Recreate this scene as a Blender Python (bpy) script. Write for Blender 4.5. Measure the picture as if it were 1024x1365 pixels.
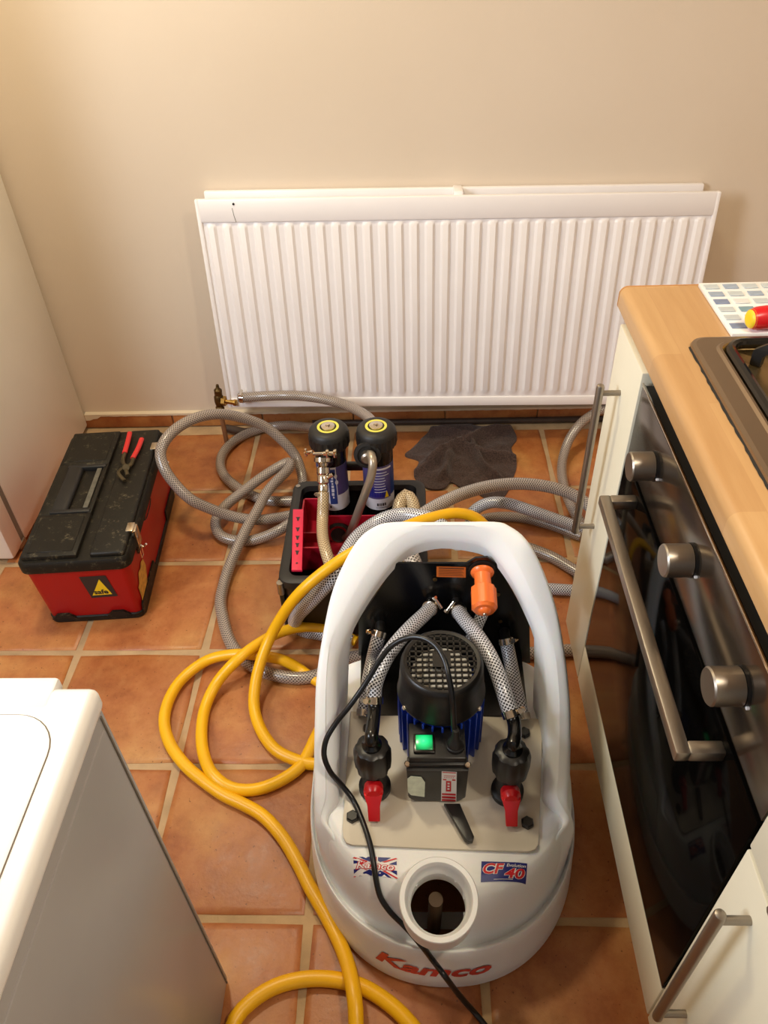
import bpy, bmesh, math, random
from mathutils import Vector, Matrix, noise

for o in list(bpy.data.objects):
    bpy.data.objects.remove(o)
random.seed(7)
SC = bpy.context.scene
COL = SC.collection
PI = math.pi

# ---------------------------------------------------------------- camera
cam_d = bpy.data.cameras.new('camera')
cam = bpy.data.objects.new('camera', cam_d)
COL.objects.link(cam)
cam_d.sensor_fit = 'VERTICAL'
cam_d.sensor_height = 36.0
cam_d.lens = 1025.866 / 1365 * 36.0
cam_d.clip_start = 0.02
_r = [(0.9992, 0.0200, -0.0335), (0.0121, 0.6575, 0.7534), (0.0370, -0.7532, 0.6567)]
_m = Matrix(((_r[0][0], _r[1][0], _r[2][0]), (_r[0][1], _r[1][1], _r[2][1]), (_r[0][2], _r[1][2], _r[2][2]))).to_4x4()
_m.translation = Vector((-0.3326, -2.1332, 1.4569))
cam.matrix_world = _m
SC.camera = cam

# ---------------------------------------------------------------- world, lights, exposure
W = bpy.data.worlds.new('world')
SC.world = W
W.use_nodes = True
W.node_tree.nodes['Background'].inputs[0].default_value = (0.95, 0.96, 1.0, 1)
W.node_tree.nodes['Background'].inputs[1].default_value = 0.36


def area(name, loc, target, size, power, col, spread=PI):
    d = bpy.data.lights.new(name, 'AREA')
    d.shape = 'DISK'
    d.size = size
    d.energy = power
    d.color = col
    d.spread = spread
    o = bpy.data.objects.new(name, d)
    COL.objects.link(o)
    o.location = loc
    o.rotation_euler = (Vector(target) - Vector(loc)).to_track_quat('-Z', 'Y').to_euler()
    return o


area('ceiling_lamp_warm', (-1.02, -0.62, 2.36), (-1.02, -0.55, 0), 0.22, 20, (1.0, 0.88, 0.62))
area('ceiling_lamp_right', (0.50, -1.95, 2.36), (0.45, -1.9, 0), 0.20, 18, (1.0, 0.88, 0.70))
area('window_daylight', (-2.05, -1.90, 1.62), (0.0, -0.55, 0.55), 1.0, 34, (0.80, 0.89, 1.0), math.radians(125))
SC.view_settings.view_transform = 'Standard'
SC.view_settings.look = 'None'
SC.view_settings.gamma = 1.0
SC.view_settings.use_curve_mapping = False
SC.view_settings.exposure = -0.14


# ---------------------------------------------------------------- materials
def lin(c):
    c = c / 255.0
    return c / 12.92 if c <= 0.04045 else ((c + 0.055) / 1.055) ** 2.4


def rgb(r, g, b):
    return (lin(r), lin(g), lin(b), 1.0)


class Nodes:
    def __init__(s, name):
        s.m = bpy.data.materials.new(name)
        s.m.use_nodes = True
        s.t = s.m.node_tree
        s.b = s.t.nodes['Principled BSDF']

    def n(s, typ, **kw):
        x = s.t.nodes.new(typ)
        for k, v in kw.items():
            setattr(x, k, v)
        return x

    def l(s, a, b):
        s.t.links.new(a, b)

    def math(s, op, a, b=None, c=None):
        x = s.n('ShaderNodeMath', operation=op)
        for i, v in enumerate((a, b, c)):
            if v is None:
                continue
            if isinstance(v, (int, float)):
                x.inputs[i].default_value = v
            else:
                s.l(v, x.inputs[i])
        return x.outputs[0]

    def ramp(s, fac, stops):
        x = s.n('ShaderNodeValToRGB')
        el = x.color_ramp.elements
        while len(el) < len(stops):
            el.new(0.5)
        for e, (p, c) in zip(el, stops):
            e.position = p
            e.color = c
        s.l(fac, x.inputs[0])
        return x.outputs[0]

    def mix(s, fac, a, b, mode='MIX'):
        x = s.n('ShaderNodeMix', data_type='RGBA', blend_type=mode)
        for sock, v in ((x.inputs['Factor'], fac), (x.inputs[6], a), (x.inputs[7], b)):
            if isinstance(v, (tuple, float, int)):
                sock.default_value = v
            else:
                s.l(v, sock)
        return x.outputs[2]

    def noise(s, scale, detail=3, rough=0.5, vec=None):
        x = s.n('ShaderNodeTexNoise')
        x.inputs['Scale'].default_value = scale
        x.inputs['Detail'].default_value = detail
        x.inputs['Roughness'].default_value = rough
        if vec is None:
            tc = s.n('ShaderNodeTexCoord')
            vec = tc.outputs['Object']
        s.l(vec, x.inputs['Vector'])
        return x.outputs['Fac']

    def bump(s, h, strength=0.2, dist=0.001):
        x = s.n('ShaderNodeBump')
        x.inputs['Strength'].default_value = strength
        x.inputs['Distance'].default_value = dist
        s.l(h, x.inputs['Height'])
        s.l(x.outputs[0], s.b.inputs['Normal'])


def mat(name, col, rough=0.5, metal=0.0, var=0.06, vscale=6.0, bump=0.0, bscale=80.0, coat=0.0, emit=0.0, sss=0.0, ior=1.5):
    k = Nodes(name)
    c = rgb(*col)
    if var > 0:
        d = tuple(x * (1 - var) for x in c[:3]) + (1,)
        e = tuple(min(1, x * (1 + var)) for x in c[:3]) + (1,)
        k.l(k.ramp(k.noise(vscale, 4), [(0.3, d), (0.7, e)]), k.b.inputs['Base Color'])
    else:
        k.b.inputs['Base Color'].default_value = c
    k.b.inputs['Roughness'].default_value = rough
    k.b.inputs['IOR'].default_value = ior
    k.b.inputs['Metallic'].default_value = metal
    k.b.inputs['Coat Weight'].default_value = coat
    k.b.inputs['Coat Roughness'].default_value = 0.1
    if sss:
        k.b.inputs['Subsurface Weight'].default_value = sss
        k.b.inputs['Subsurface Scale'].default_value = 0.01
    if emit:
        k.b.inputs['Emission Color'].default_value = c
        k.b.inputs['Emission Strength'].default_value = emit
    if bump:
        k.bump(k.noise(bscale, 3), bump, 0.002)
    return k.m


def braid(name, thread, gap, n=10, pitch=0.0085, width=0.45, rough=0.3):
    k = Nodes(name)
    uv = k.n('ShaderNodeUVMap')
    sp = k.n('ShaderNodeSeparateXYZ')
    k.l(uv.outputs[0], sp.inputs[0])
    a = k.math('MULTIPLY', sp.outputs[0], float(n))
    b = k.math('MULTIPLY', sp.outputs[1], 1.0 / pitch)
    p = k.math('PINGPONG', k.math('ADD', a, b), 0.5)
    q = k.math('PINGPONG', k.math('SUBTRACT', a, b), 0.5)
    t = k.math('MINIMUM', p, q)
    fac = k.math('SMOOTH_MIN', k.math('MULTIPLY', k.math('MAXIMUM', k.math('SUBTRACT', t, width * 0.32), 0.0), 12.0), 1.0, 0.2)
    c1 = k.mix(k.noise(9, 2), rgb(*thread), tuple(x * 0.82 for x in rgb(*thread)[:3]) + (1,))
    k.l(k.mix(fac, c1, rgb(*gap)), k.b.inputs['Base Color'])
    k.b.inputs['Roughness'].default_value = rough
    k.b.inputs['Coat Weight'].default_value = 0.5
    k.b.inputs['Coat Roughness'].default_value = 0.15
    k.bump(fac, 0.15, 0.0008)
    return k.m


def wall_paint():
    k = Nodes('wall_paint')
    base = k.ramp(k.noise(1.3, 4), [(0.3, rgb(221, 203, 180)), (0.7, rgb(227, 210, 189))])
    fine = k.noise(4.0, 6, 0.65)
    patch = k.ramp(fine, [(0.62, (0, 0, 0, 1)), (0.72, (1, 1, 1, 1))])
    k.l(k.mix(k.math('MULTIPLY', patch, 0.35), base, rgb(228, 212, 188)), k.b.inputs['Base Color'])
    k.b.inputs['Roughness'].default_value = 0.62
    k.bump(k.noise(140, 4), 0.12, 0.002)
    return k.m


def terracotta(name, glossy=0.33):
    k = Nodes(name)
    oi = k.n('ShaderNodeObjectInfo')
    tc = k.n('ShaderNodeTexCoord')
    off = k.n('ShaderNodeVectorMath', operation='ADD')
    cmb = k.n('ShaderNodeCombineXYZ')
    r = k.math('MULTIPLY', oi.outputs['Random'], 37.0)
    k.l(r, cmb.inputs[0])
    k.l(r, cmb.inputs[1])
    k.l(tc.outputs['Object'], off.inputs[0])
    k.l(cmb.outputs[0], off.inputs[1])
    v = off.outputs[0]
    big = k.noise(5.5, 3, 0.5, v)
    mid = k.noise(17, 6, 0.68, v)
    c = k.ramp(big, [(0.28, rgb(148, 82, 40)), (0.46, rgb(172, 102, 54)), (0.58, rgb(184, 122, 64)), (0.70, rgb(206, 156, 90))])
    m = k.ramp(mid, [(0.30, rgb(134, 70, 36)), (0.5, rgb(172, 106, 58)), (0.72, rgb(194, 136, 80))])
    c = k.mix(0.5, c, m)
    stain = k.ramp(k.noise(9, 6, 0.72, v), [(0.52, (1, 1, 1, 1)), (0.64, (0.80, 0.72, 0.66, 1))])
    c = k.mix(0.7, c, stain, 'MULTIPLY')
    spk = k.ramp(k.noise(150, 2, 0.5, v), [(0.26, (0.45, 0.4, 0.35, 1)), (0.31, (1, 1, 1, 1))])
    c = k.mix(1.0, c, spk, 'MULTIPLY')
    tone = k.math('ADD', k.math('MULTIPLY', oi.outputs['Random'], 0.16), 0.90)
    t3 = k.n('ShaderNodeCombineXYZ')
    for i in range(3):
        k.l(tone, t3.inputs[i])
    c = k.mix(1.0, c, t3.outputs[0], 'MULTIPLY')
    k.l(c, k.b.inputs['Base Color'])
    k.l(k.ramp(mid, [(0.3, (glossy, glossy, glossy, 1)), (0.7, (glossy + .15, glossy + .15, glossy + .15, 1))]), k.b.inputs['Roughness'])
    k.bump(k.noise(30, 5, 0.6, v), 0.25, 0.004)
    return k.m


def beech():
    k = Nodes('beech_laminate')
    tc = k.n('ShaderNodeTexCoord')
    mp = k.n('ShaderNodeMapping')
    mp.inputs['Rotation'].default_value = (0, 0, PI / 2)
    k.l(tc.outputs['Object'], mp.inputs[0])
    br = k.n('ShaderNodeTexBrick', offset=0.37)
    br.inputs['Color1'].default_value = rgb(192, 148, 98)
    br.inputs['Color2'].default_value = rgb(206, 164, 112)
    br.inputs['Mortar'].default_value = rgb(194, 150, 100)
    br.inputs['Scale'].default_value = 1.0
    br.inputs['Mortar Size'].default_value = 0.0006
    br.inputs['Brick Width'].default_value = 0.33
    br.inputs['Row Height'].default_value = 0.052
    k.l(mp.outputs[0], br.inputs[0])
    mp2 = k.n('ShaderNodeMapping')
    mp2.inputs['Scale'].default_value = (26, 2.2, 26)
    k.l(tc.outputs['Object'], mp2.inputs[0])
    g = k.ramp(k.noise(3.0, 5, 0.6, mp2.outputs[0]), [(0.35, (0.90, 0.86, 0.80, 1)), (0.65, (1, 1, 1, 1))])
    k.l(k.mix(0.8, br.outputs[0], g, 'MULTIPLY'), k.b.inputs['Base Color'])
    k.b.inputs['Roughness'].default_value = 0.34
    return k.m


def towel_mat():
    k = Nodes('charcoal_terry')
    n = k.noise(260, 3, 0.6)
    k.l(k.ramp(n, [(0.35, rgb(44, 31, 28)), (0.65, rgb(84, 64, 58))]), k.b.inputs['Base Color'])
    k.b.inputs['Roughness'].default_value = 0.95
    k.b.inputs['Sheen Weight'].default_value = 0.15
    k.bump(n, 0.8, 0.003)
    return k.m


def scuffed(name, col, scuff, rough=0.55, amount=0.60):
    k = Nodes(name)
    a = k.noise(34, 8, 0.75)
    b = k.noise(140, 3, 0.6)
    f = k.math('MULTIPLY', k.ramp(a, [(amount, (0, 0, 0, 1)), (amount + .1, (1, 1, 1, 1))]), k.ramp(b, [(0.45, (0, 0, 0, 1)), (0.6, (1, 1, 1, 1))]))
    k.l(k.mix(f, rgb(*col), rgb(*scuff)), k.b.inputs['Base Color'])
    k.b.inputs['Roughness'].default_value = rough
    k.b.inputs['IOR'].default_value = 1.36
    k.bump(b, 0.15, 0.001)
    return k.m


def lamp_lens():
    k = Nodes('green_lamp')
    tc = k.n('ShaderNodeTexCoord')
    gr = k.n('ShaderNodeTexGradient', gradient_type='SPHERICAL')
    mp = k.n('ShaderNodeMapping')
    mp.inputs['Location'].default_value = (-0.46, -0.55, -0.5)
    mp.inputs['Scale'].default_value = (1.0, 1.0, 0.4)
    k.l(tc.outputs['Generated'], mp.inputs[0])
    k.l(mp.outputs[0], gr.inputs[0])
    c = k.ramp(gr.outputs[0], [(0.35, rgb(6, 120, 62)), (0.6, rgb(20, 220, 120)), (0.82, rgb(60, 250, 160)), (1.0, rgb(200, 255, 220))])
    k.b.inputs['Base Color'].default_value = rgb(10, 90, 50)
    k.l(c, k.b.inputs['Emission Color'])
    k.b.inputs['Emission Strength'].default_value = 1.1
    k.b.inputs['Roughness'].default_value = 0.2
    return k.m


M = dict(
    wall=wall_paint(),
    ceiling=mat('ceiling_paint', (235, 228, 215), 0.8),
    tile=terracotta('terracotta_tile'),
    skirt=terracotta('terracotta_skirting', 0.4),
    grout=mat('grout', (178, 148, 110), 0.85, var=0.2, vscale=14, bump=0.4, bscale=120),
    caulk=mat('skirting_caulk', (222, 204, 176), 0.6),
    white_enamel=mat('radiator_enamel', (244, 238, 236), 0.38, var=0.02),
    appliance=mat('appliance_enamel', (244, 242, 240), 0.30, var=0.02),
    appliance_shaded=mat('appliance_side_shaded', (170, 166, 165), 0.27, var=0.03),  # white enamel darkened to grey, shade on the side put into the colour
    fridge=mat('fridge_panel', (246, 240, 228), 0.42, var=0.02),
    gasket=mat('gasket_grey', (120, 110, 98), 0.6),
    cream=mat('cream_foil', (232, 224, 200), 0.36, var=0.02),
    carcass=mat('carcass', (226, 220, 204), 0.5),
    plinth=mat('plinth', (214, 206, 186), 0.5),
    beech=beech(),
    dark=mat('dark_seam', (20, 17, 15), 0.6),
    oven_glass=mat('oven_glass', (7, 6, 5), 0.07, var=0.0, ior=1.09),
    oven_panel=mat('oven_panel', (96, 84, 72), 0.18, metal=0.85, var=0.0),
    steel=mat('brushed_steel', (160, 151, 140), 0.40, metal=1.0, var=0.05, bump=0.03, bscale=200),
    steel_pol=mat('polished_steel', (215, 205, 190), 0.15, metal=1.0, var=0.04),
    hob_steel=mat('hob_steel', (150, 132, 112), 0.30, metal=0.9, var=0.04),
    hob_inner=mat('hob_well', (150, 126, 84), 0.25, metal=0.9, var=0.05),
    cast_iron=mat('cast_iron', (24, 21, 18), 0.45, bump=0.2),
    gloss_black=mat('gloss_black', (12, 11, 10), 0.18, var=0.0),
    brass=mat('brass', (196, 156, 84), 0.28, metal=1.0, var=0.15, vscale=40),
    bronze=mat('tarnished_bronze', (104, 82, 48), 0.42, metal=0.9, var=0.3, vscale=60, bump=0.4),
    pipe=mat('dark_pipe', (56, 42, 34), 0.5, var=0.3, vscale=20),
    copper=mat('painted_copper', (150, 110, 78), 0.5, metal=0.4, var=0.2),
    tank=mat('white_polyethylene', (236, 236, 236), 0.42, var=0.015, bump=0.08, bscale=260, sss=0.15),
    plate=mat('beige_plate', (206, 196, 178), 0.36, var=0.03, vscale=10),
    blk=mat('black_plastic', (22, 20, 19), 0.36, bump=0.05, bscale=300),
    blk_gloss=mat('black_sheet', (14, 13, 12), 0.22, var=0.0),
    blk_soft=mat('black_rubber', (26, 24, 23), 0.5),
    cable=mat('black_cable', (20, 20, 22), 0.33, var=0.0),
    blue=mat('motor_blue', (26, 60, 160), 0.35, var=0.05),
    pale=mat('pale_fan', (250, 244, 232), 0.5),
    red=mat('red_plastic', (214, 26, 32), 0.32, var=0.03),
    tray_red=mat('tray_red', (176, 18, 44), 0.38, var=0.05),
    orange=mat('orange_plastic', (244, 118, 50), 0.34, var=0.03, sss=0.1),
    orange_label=mat('orange_label', (214, 110, 40), 0.5),
    label_white=mat('label_white', (238, 234, 232), 0.4, var=0.0),
    label_red=mat('label_red', (206, 30, 40), 0.4, var=0.0),
    label_navy=mat('label_navy', (24, 34, 116), 0.35, var=0.0),
    label_blue=mat('label_blue', (38, 58, 116), 0.4, var=0.1, vscale=30),
    label_violet=mat('label_violet', (74, 66, 116), 0.4, var=0.1, vscale=30),
    label_silver=mat('label_silver', (206, 204, 210), 0.35, var=0.05),
    label_green=mat('label_pale_green', (222, 230, 206), 0.3, var=0.12, vscale=90),
    label_yellow=mat('label_yellow', (240, 204, 30), 0.45, var=0.05),
    ring_yellow=mat('ring_yellow', (232, 220, 90), 0.4, var=0.0),
    letter_red=mat('faded_red_lettering', (206, 70, 56), 0.5, var=0.12, vscale=60),
    print_dark=mat('print_dark', (40, 34, 34), 0.5, var=0.0),
    yellow=mat('yellow_hose', (238, 178, 14), 0.36, var=0.05, vscale=20),
    braid_grey=braid('grey_braided_hose', (176, 160, 147), (74, 64, 57), 11, 0.0074, 0.44),
    braid_pale=braid('pale_braided_hose', (208, 198, 190), (70, 64, 60), 11, 0.0076, 0.40),
    braid_tan=braid('tan_braided_hose', (214, 190, 150), (120, 94, 62), 11, 0.0070, 0.46),
    braid_white=braid('white_braided_hose', (226, 226, 232), (34, 34, 40), 11, 0.0062, 0.36),
    towel=towel_mat(),
    box_black=scuffed('scuffed_black_lid', (25, 21, 14), (92, 82, 62), 0.5, 0.54),
    box_red=scuffed('scuffed_red_body', (168, 20, 18), (206, 120, 90), 0.38, 0.72),
    grip_red=mat('grip_red', (206, 44, 40), 0.45),
    tool_steel=mat('oily_tool_steel', (92, 82, 62), 0.4, metal=0.8, var=0.3, vscale=60),
    green_lamp=lamp_lens(),
    mosaic_a=mat('mosaic_pale', (222, 224, 222), 0.2, var=0.03),
    mosaic_b=mat('mosaic_blue_grey', (158, 172, 190), 0.2, var=0.08, vscale=80),
    mosaic_c=mat('mosaic_slate', (128, 142, 170), 0.2, var=0.08, vscale=80),
    mosaic_d=mat('mosaic_mist', (196, 204, 206), 0.2, var=0.06, vscale=80),
    mosaic_e=mat('mosaic_teal', (128, 160, 172), 0.2, var=0.08, vscale=80),
    board=mat('board_white', (244, 242, 238), 0.2, var=0.0),
)


# ---------------------------------------------------------------- mesh helpers
def V(p):
    return Vector(p)


def frame(axis):
    a = V(axis).normalized()
    h = Vector((0, 0, 1)) if abs(a.z) < 0.9 else Vector((1, 0, 0))
    x = h.cross(a).normalized()
    return x, a.cross(x).normalized(), a


def smooth_path(pts, step=0.012, closed=False):
    """Centripetal Catmull-Rom through the points."""
    P = [V(p) for p in pts]
    if len(P) < 3:
        return P
    out = []
    n = len(P)
    for i in range(n if closed else n - 1):
        p1, p2 = P[i], P[(i + 1) % n]
        p0 = P[i - 1] if (i > 0 or closed) else p1 * 2 - p2
        p3 = P[(i + 2) % n] if (i + 2 < n or closed) else p2 * 2 - p1
        t0 = 0.0
        t1 = t0 + max(1e-5, (p1 - p0).length ** 0.5)
        t2 = t1 + max(1e-5, (p2 - p1).length ** 0.5)
        t3 = t2 + max(1e-5, (p3 - p2).length ** 0.5)
        k = max(1, int((p2 - p1).length / step))
        for j in range(k):
            t = t1 + (t2 - t1) * j / k
            a1 = p0 * ((t1 - t) / (t1 - t0)) + p1 * ((t - t0) / (t1 - t0))
            a2 = p1 * ((t2 - t) / (t2 - t1)) + p2 * ((t - t1) / (t2 - t1))
            a3 = p2 * ((t3 - t) / (t3 - t2)) + p3 * ((t - t2) / (t3 - t2))
            b1 = a1 * ((t2 - t) / (t2 - t0)) + a2 * ((t - t0) / (t2 - t0))
            b2 = a2 * ((t3 - t) / (t3 - t1)) + a3 * ((t - t1) / (t3 - t1))
            out.append(b1 * ((t2 - t) / (t2 - t1)) + b2 * ((t - t1) / (t2 - t1)))
    if not closed:
        out.append(P[-1])
    return out


class MB:
    def __init__(s):
        s.bm = bmesh.new()
        s.uv = s.bm.loops.layers.uv.new('UVMap')
        s.mi = 0

    def face(s, vs):
        try:
            f = s.bm.faces.new(vs)
            f.material_index = s.mi
            return f
        except ValueError:
            return None

    def merge(s, t):
        t.verts.ensure_lookup_table()
        mp = [s.bm.verts.new(v.co) for v in t.verts]
        t.verts.index_update()
        for f in t.faces:
            s.face([mp[v.index] for v in f.verts])
        t.free()
        return s

    def box(s, c, size, rot=None, bev=0.0, seg=2):
        t = bmesh.new()
        bmesh.ops.create_cube(t, size=1.0)
        for v in t.verts:
            v.co = Vector((v.co.x * size[0], v.co.y * size[1], v.co.z * size[2]))
        if bev > 0:
            bmesh.ops.bevel(t, geom=t.edges[:], offset=min(bev, min(size) * 0.49), segments=seg, profile=0.5, affect='EDGES')
        R = rot if rot is not None else Matrix.Identity(3)
        if isinstance(R, (int, float)):
            R = Matrix.Rotation(R, 3, 'Z')
        for v in t.verts:
            v.co = R @ v.co + V(c)
        return s.merge(t)

    def box2(s, lo, hi, bev=0.0, seg=2):
        lo, hi = V(lo), V(hi)
        return s.box((lo + hi) / 2, (abs(hi.x - lo.x), abs(hi.y - lo.y), abs(hi.z - lo.z)), None, bev, seg)

    def lathe(s, prof, org, axis=(0, 0, 1), n=32, wav=0.0, wn=12, close=True):
        """prof: (radius, height) pairs along the axis; wav flutes the rim."""
        x, y, a = frame(axis)
        o = V(org)
        rings = []
        for r, h in prof:
            ring = []
            for i in range(n):
                t = 2 * PI * i / n
                rr = r * (1 + wav * (1 if math.cos(wn * t) > 0 else -1)) if wav else r
                ring.append(s.bm.verts.new(o + x * (rr * math.cos(t)) + y * (rr * math.sin(t)) + a * h))
            rings.append(ring)
        for A, B in zip(rings, rings[1:]):
            for i in range(n):
                j = (i + 1) % n
                s.face((A[i], A[j], B[j], B[i]))
        if close:
            s.face(list(reversed(rings[0])))
            s.face(rings[-1])
        return s

    def cyl(s, p0, p1, r0, r1=None, n=20, bev=0.0):
        p0, p1 = V(p0), V(p1)
        r1 = r0 if r1 is None else r1
        L = (p1 - p0).length
        if bev:
            pr = [(r0 - bev, 0), (r0, bev), (r1, L - bev), (r1 - bev, L)]
        else:
            pr = [(r0, 0), (r1, L)]
        return s.lathe(pr, p0, p1 - p0, n)

    def tube(s, pts, r, n=12, step=0.012, smooth=True, closed=False, radii=None, flat=1.0):
        P = smooth_path(pts, step, closed) if smooth else [V(p) for p in pts]
        m = len(P)
        tan = []
        for i in range(m):
            if closed:
                d = P[(i + 1) % m] - P[i - 1]
            else:
                d = P[min(i + 1, m - 1)] - P[max(i - 1, 0)]
            tan.append(d.normalized() if d.length > 1e-9 else Vector((0, 0, 1)))
        x, y, _ = frame(tan[0])
        rings = []
        L = [0.0]
        for i in range(m):
            if i:
                q = tan[i - 1].rotation_difference(tan[i])
                x = (q @ x).normalized()
                L.append(L[-1] + (P[i] - P[i - 1]).length)
            y = tan[i].cross(x).normalized()
            rr = r if radii is None else radii[0] + (radii[1] - radii[0]) * i / (m - 1)
            rings.append([s.bm.verts.new(P[i] + x * (rr * math.cos(2 * PI * k / n)) + y * (rr * flat * math.sin(2 * PI * k / n))) for k in range(n)])
        for i in range(m if closed else m - 1):
            A, B = rings[i], rings[(i + 1) % m]
            for k in range(n):
                j = (k + 1) % n
                f = s.face((A[k], A[j], B[j], B[k]))
                if f:
                    l2 = L[i + 1] if i + 1 < m else L[i] + (P[0] - P[i]).length
                    for lp, uv in zip(f.loops, ((k / n, L[i]), ((k + 1) / n, L[i]), ((k + 1) / n, l2), (k / n, l2))):
                        lp[s.uv].uv = uv
        if not closed:
            s.face(list(reversed(rings[0])))
            s.face(rings[-1])
        return s

    def prism(s, poly, vec, bev=0.0):
        t = bmesh.new()
        a = [t.verts.new(V(p)) for p in poly]
        b = [t.verts.new(V(p) + V(vec)) for p in poly]
        n = len(poly)
        t.faces.new(list(reversed(a)))
        top = t.faces.new(b)
        for i in range(n):
            j = (i + 1) % n
            t.faces.new((a[i], a[j], b[j], b[i]))
        bmesh.ops.recalc_face_normals(t, faces=t.faces[:])
        if bev:
            bmesh.ops.bevel(t, geom=list(top.edges), offset=bev, segments=2, profile=0.5, affect='EDGES')
        return s.merge(t)

    def sphere(s, c, r, sc=(1, 1, 1), n=16):
        t = bmesh.new()
        bmesh.ops.create_uvsphere(t, u_segments=n, v_segments=n // 2 + 1, radius=r)
        for v in t.verts:
            v.co = Vector((v.co.x * sc[0], v.co.y * sc[1], v.co.z * sc[2])) + V(c)
        return s.merge(t)

    def quad(s, pts):
        s.face([s.bm.verts.new(V(p)) for p in pts])
        return s

    def grid(s, fn, nu, nv, closed_u=False):
        vs = [[s.bm.verts.new(V(fn(i / nu, j / nv))) for j in range(nv + 1)] for i in range(nu + (0 if closed_u else 1))]
        k = len(vs)
        for i in range(nu):
            for j in range(nv):
                s.face((vs[i][j], vs[(i + 1) % k][j], vs[(i + 1) % k][j + 1], vs[i][j + 1]))
        return s

    def obj(s, name, m, parent=None, angle=38, origin=None):
        bmesh.ops.recalc_face_normals(s.bm, faces=s.bm.faces[:])
        me = bpy.data.meshes.new(name)
        w = wloc(parent) if parent else None
        loc = Vector((0, 0, 0))
        if parent is None:
            xs = [v.co for v in s.bm.verts]
            lo = Vector((min(v.x for v in xs), min(v.y for v in xs), min(v.z for v in xs)))
            hi = Vector((max(v.x for v in xs), max(v.y for v in xs), max(v.z for v in xs)))
            loc = Vector(((lo.x + hi.x) / 2, (lo.y + hi.y) / 2, lo.z)) if origin is None else V(origin)
            w = loc
        for v in s.bm.verts:
            v.co -= w
        s.bm.to_mesh(me)
        s.bm.free()
        for mm in (m if isinstance(m, (list, tuple)) else [m]):
            me.materials.append(M[mm] if isinstance(mm, str) else mm)
        me.shade_smooth()
        me.set_sharp_from_angle(angle=math.radians(angle))
        o = bpy.data.objects.new(name, me)
        COL.objects.link(o)
        o.location = loc
        if parent:
            o.parent = parent
        return o


def wloc(o):
    v = Vector((0, 0, 0))
    while o:
        v += o.location
        o = o.parent
    return v


def tag(o, label, cat=None, group=None, kind=None):
    if label:
        o['label'] = label
    if cat:
        o['category'] = cat
    if group:
        o['group'] = group
    if kind:
        o['kind'] = kind
    return o


def thing(name, label, cat, loc, group=None):
    o = bpy.data.objects.new(name, None)
    o.empty_display_size = 0.05
    COL.objects.link(o)
    o.location = loc
    return tag(o, label, cat, group)


def struct(o):
    o['kind'] = 'structure'
    return o


def text_verts(txt, bold=0.0, shear=0.0):
    cu = bpy.data.curves.new('lettering', 'FONT')
    cu.body = txt
    cu.size = 1.0
    cu.offset = bold
    cu.shear = shear
    cu.resolution_u = 3
    ob = bpy.data.objects.new('lettering_source', cu)
    COL.objects.link(ob)
    dg = bpy.context.evaluated_depsgraph_get()
    me = bpy.data.meshes.new_from_object(ob.evaluated_get(dg))
    vs = [v.co.copy() for v in me.vertices]
    fs = [list(p.vertices) for p in me.polygons]
    bpy.data.objects.remove(ob)
    bpy.data.curves.remove(cu)
    bpy.data.meshes.remove(me)
    x0, x1 = min(v.x for v in vs), max(v.x for v in vs)
    y0, y1 = min(v.y for v in vs), max(v.y for v in vs)
    return [((v.x - x0) / (x1 - x0), (v.y - y0) / (y1 - y0)) for v in vs], fs


def text_on(mb, txt, fn, bold=0.0, shear=0.0):
    """fn(u, v) maps the unit box of the text to a point."""
    uv, fs = text_verts(txt, bold, shear)
    vs = [mb.bm.verts.new(V(fn(u, v))) for u, v in uv]
    for f in fs:
        mb.face([vs[i] for i in f])
    return mb


def bil(a, b, c, d):
    """a,b,c,d = bottom-left, bottom-right, top-right, top-left"""
    a, b, c, d = map(V, (a, b, c, d))
    return lambda u, v: (a * (1 - u) + b * u) * (1 - v) + (d * (1 - u) + c * u) * v


def sub(fn, u0, v0, u1, v1, off=(0, 0, 0)):
    off = V(off)
    return lambda u, v: V(fn(u0 + (u1 - u0) * u, v0 + (v1 - v0) * v)) + off


def patch(mb, fn, nu=6, nv=4):
    return mb.grid(fn, nu, nv)


def copy_tree(o, parent=None):
    c = o.copy()
    COL.objects.link(c)
    if parent:
        c.parent = parent
    for ch in list(o.children):
        copy_tree(ch, c)
    return c


# ---------------------------------------------------------------- room shell
XL, XR, YF, ZC = -2.1, 1.15, -4.2, 2.42
struct(MB().box2((XL, 0, 0), (XR, 0.1, ZC)).obj('wall_back', 'wall'))
struct(MB().box2((XL - 0.1, YF, 0), (XL, 0.1, ZC)).obj('wall_left', 'wall'))
struct(MB().box2((XR, YF, 0), (XR + 0.1, 0.1, ZC)).obj('wall_right', 'wall'))
struct(MB().box2((XL - .1, YF, ZC), (XR + .1, 0.1, ZC + 0.1)).obj('ceiling', 'ceiling'))
floor = struct(MB().box2((XL - .1, YF, -0.06), (XR + .1, 0.1, -0.004)).obj('floor', 'grout'))

GX, GY, PX, PY = 0.09, -0.0515, 0.3095, 0.3045


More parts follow.
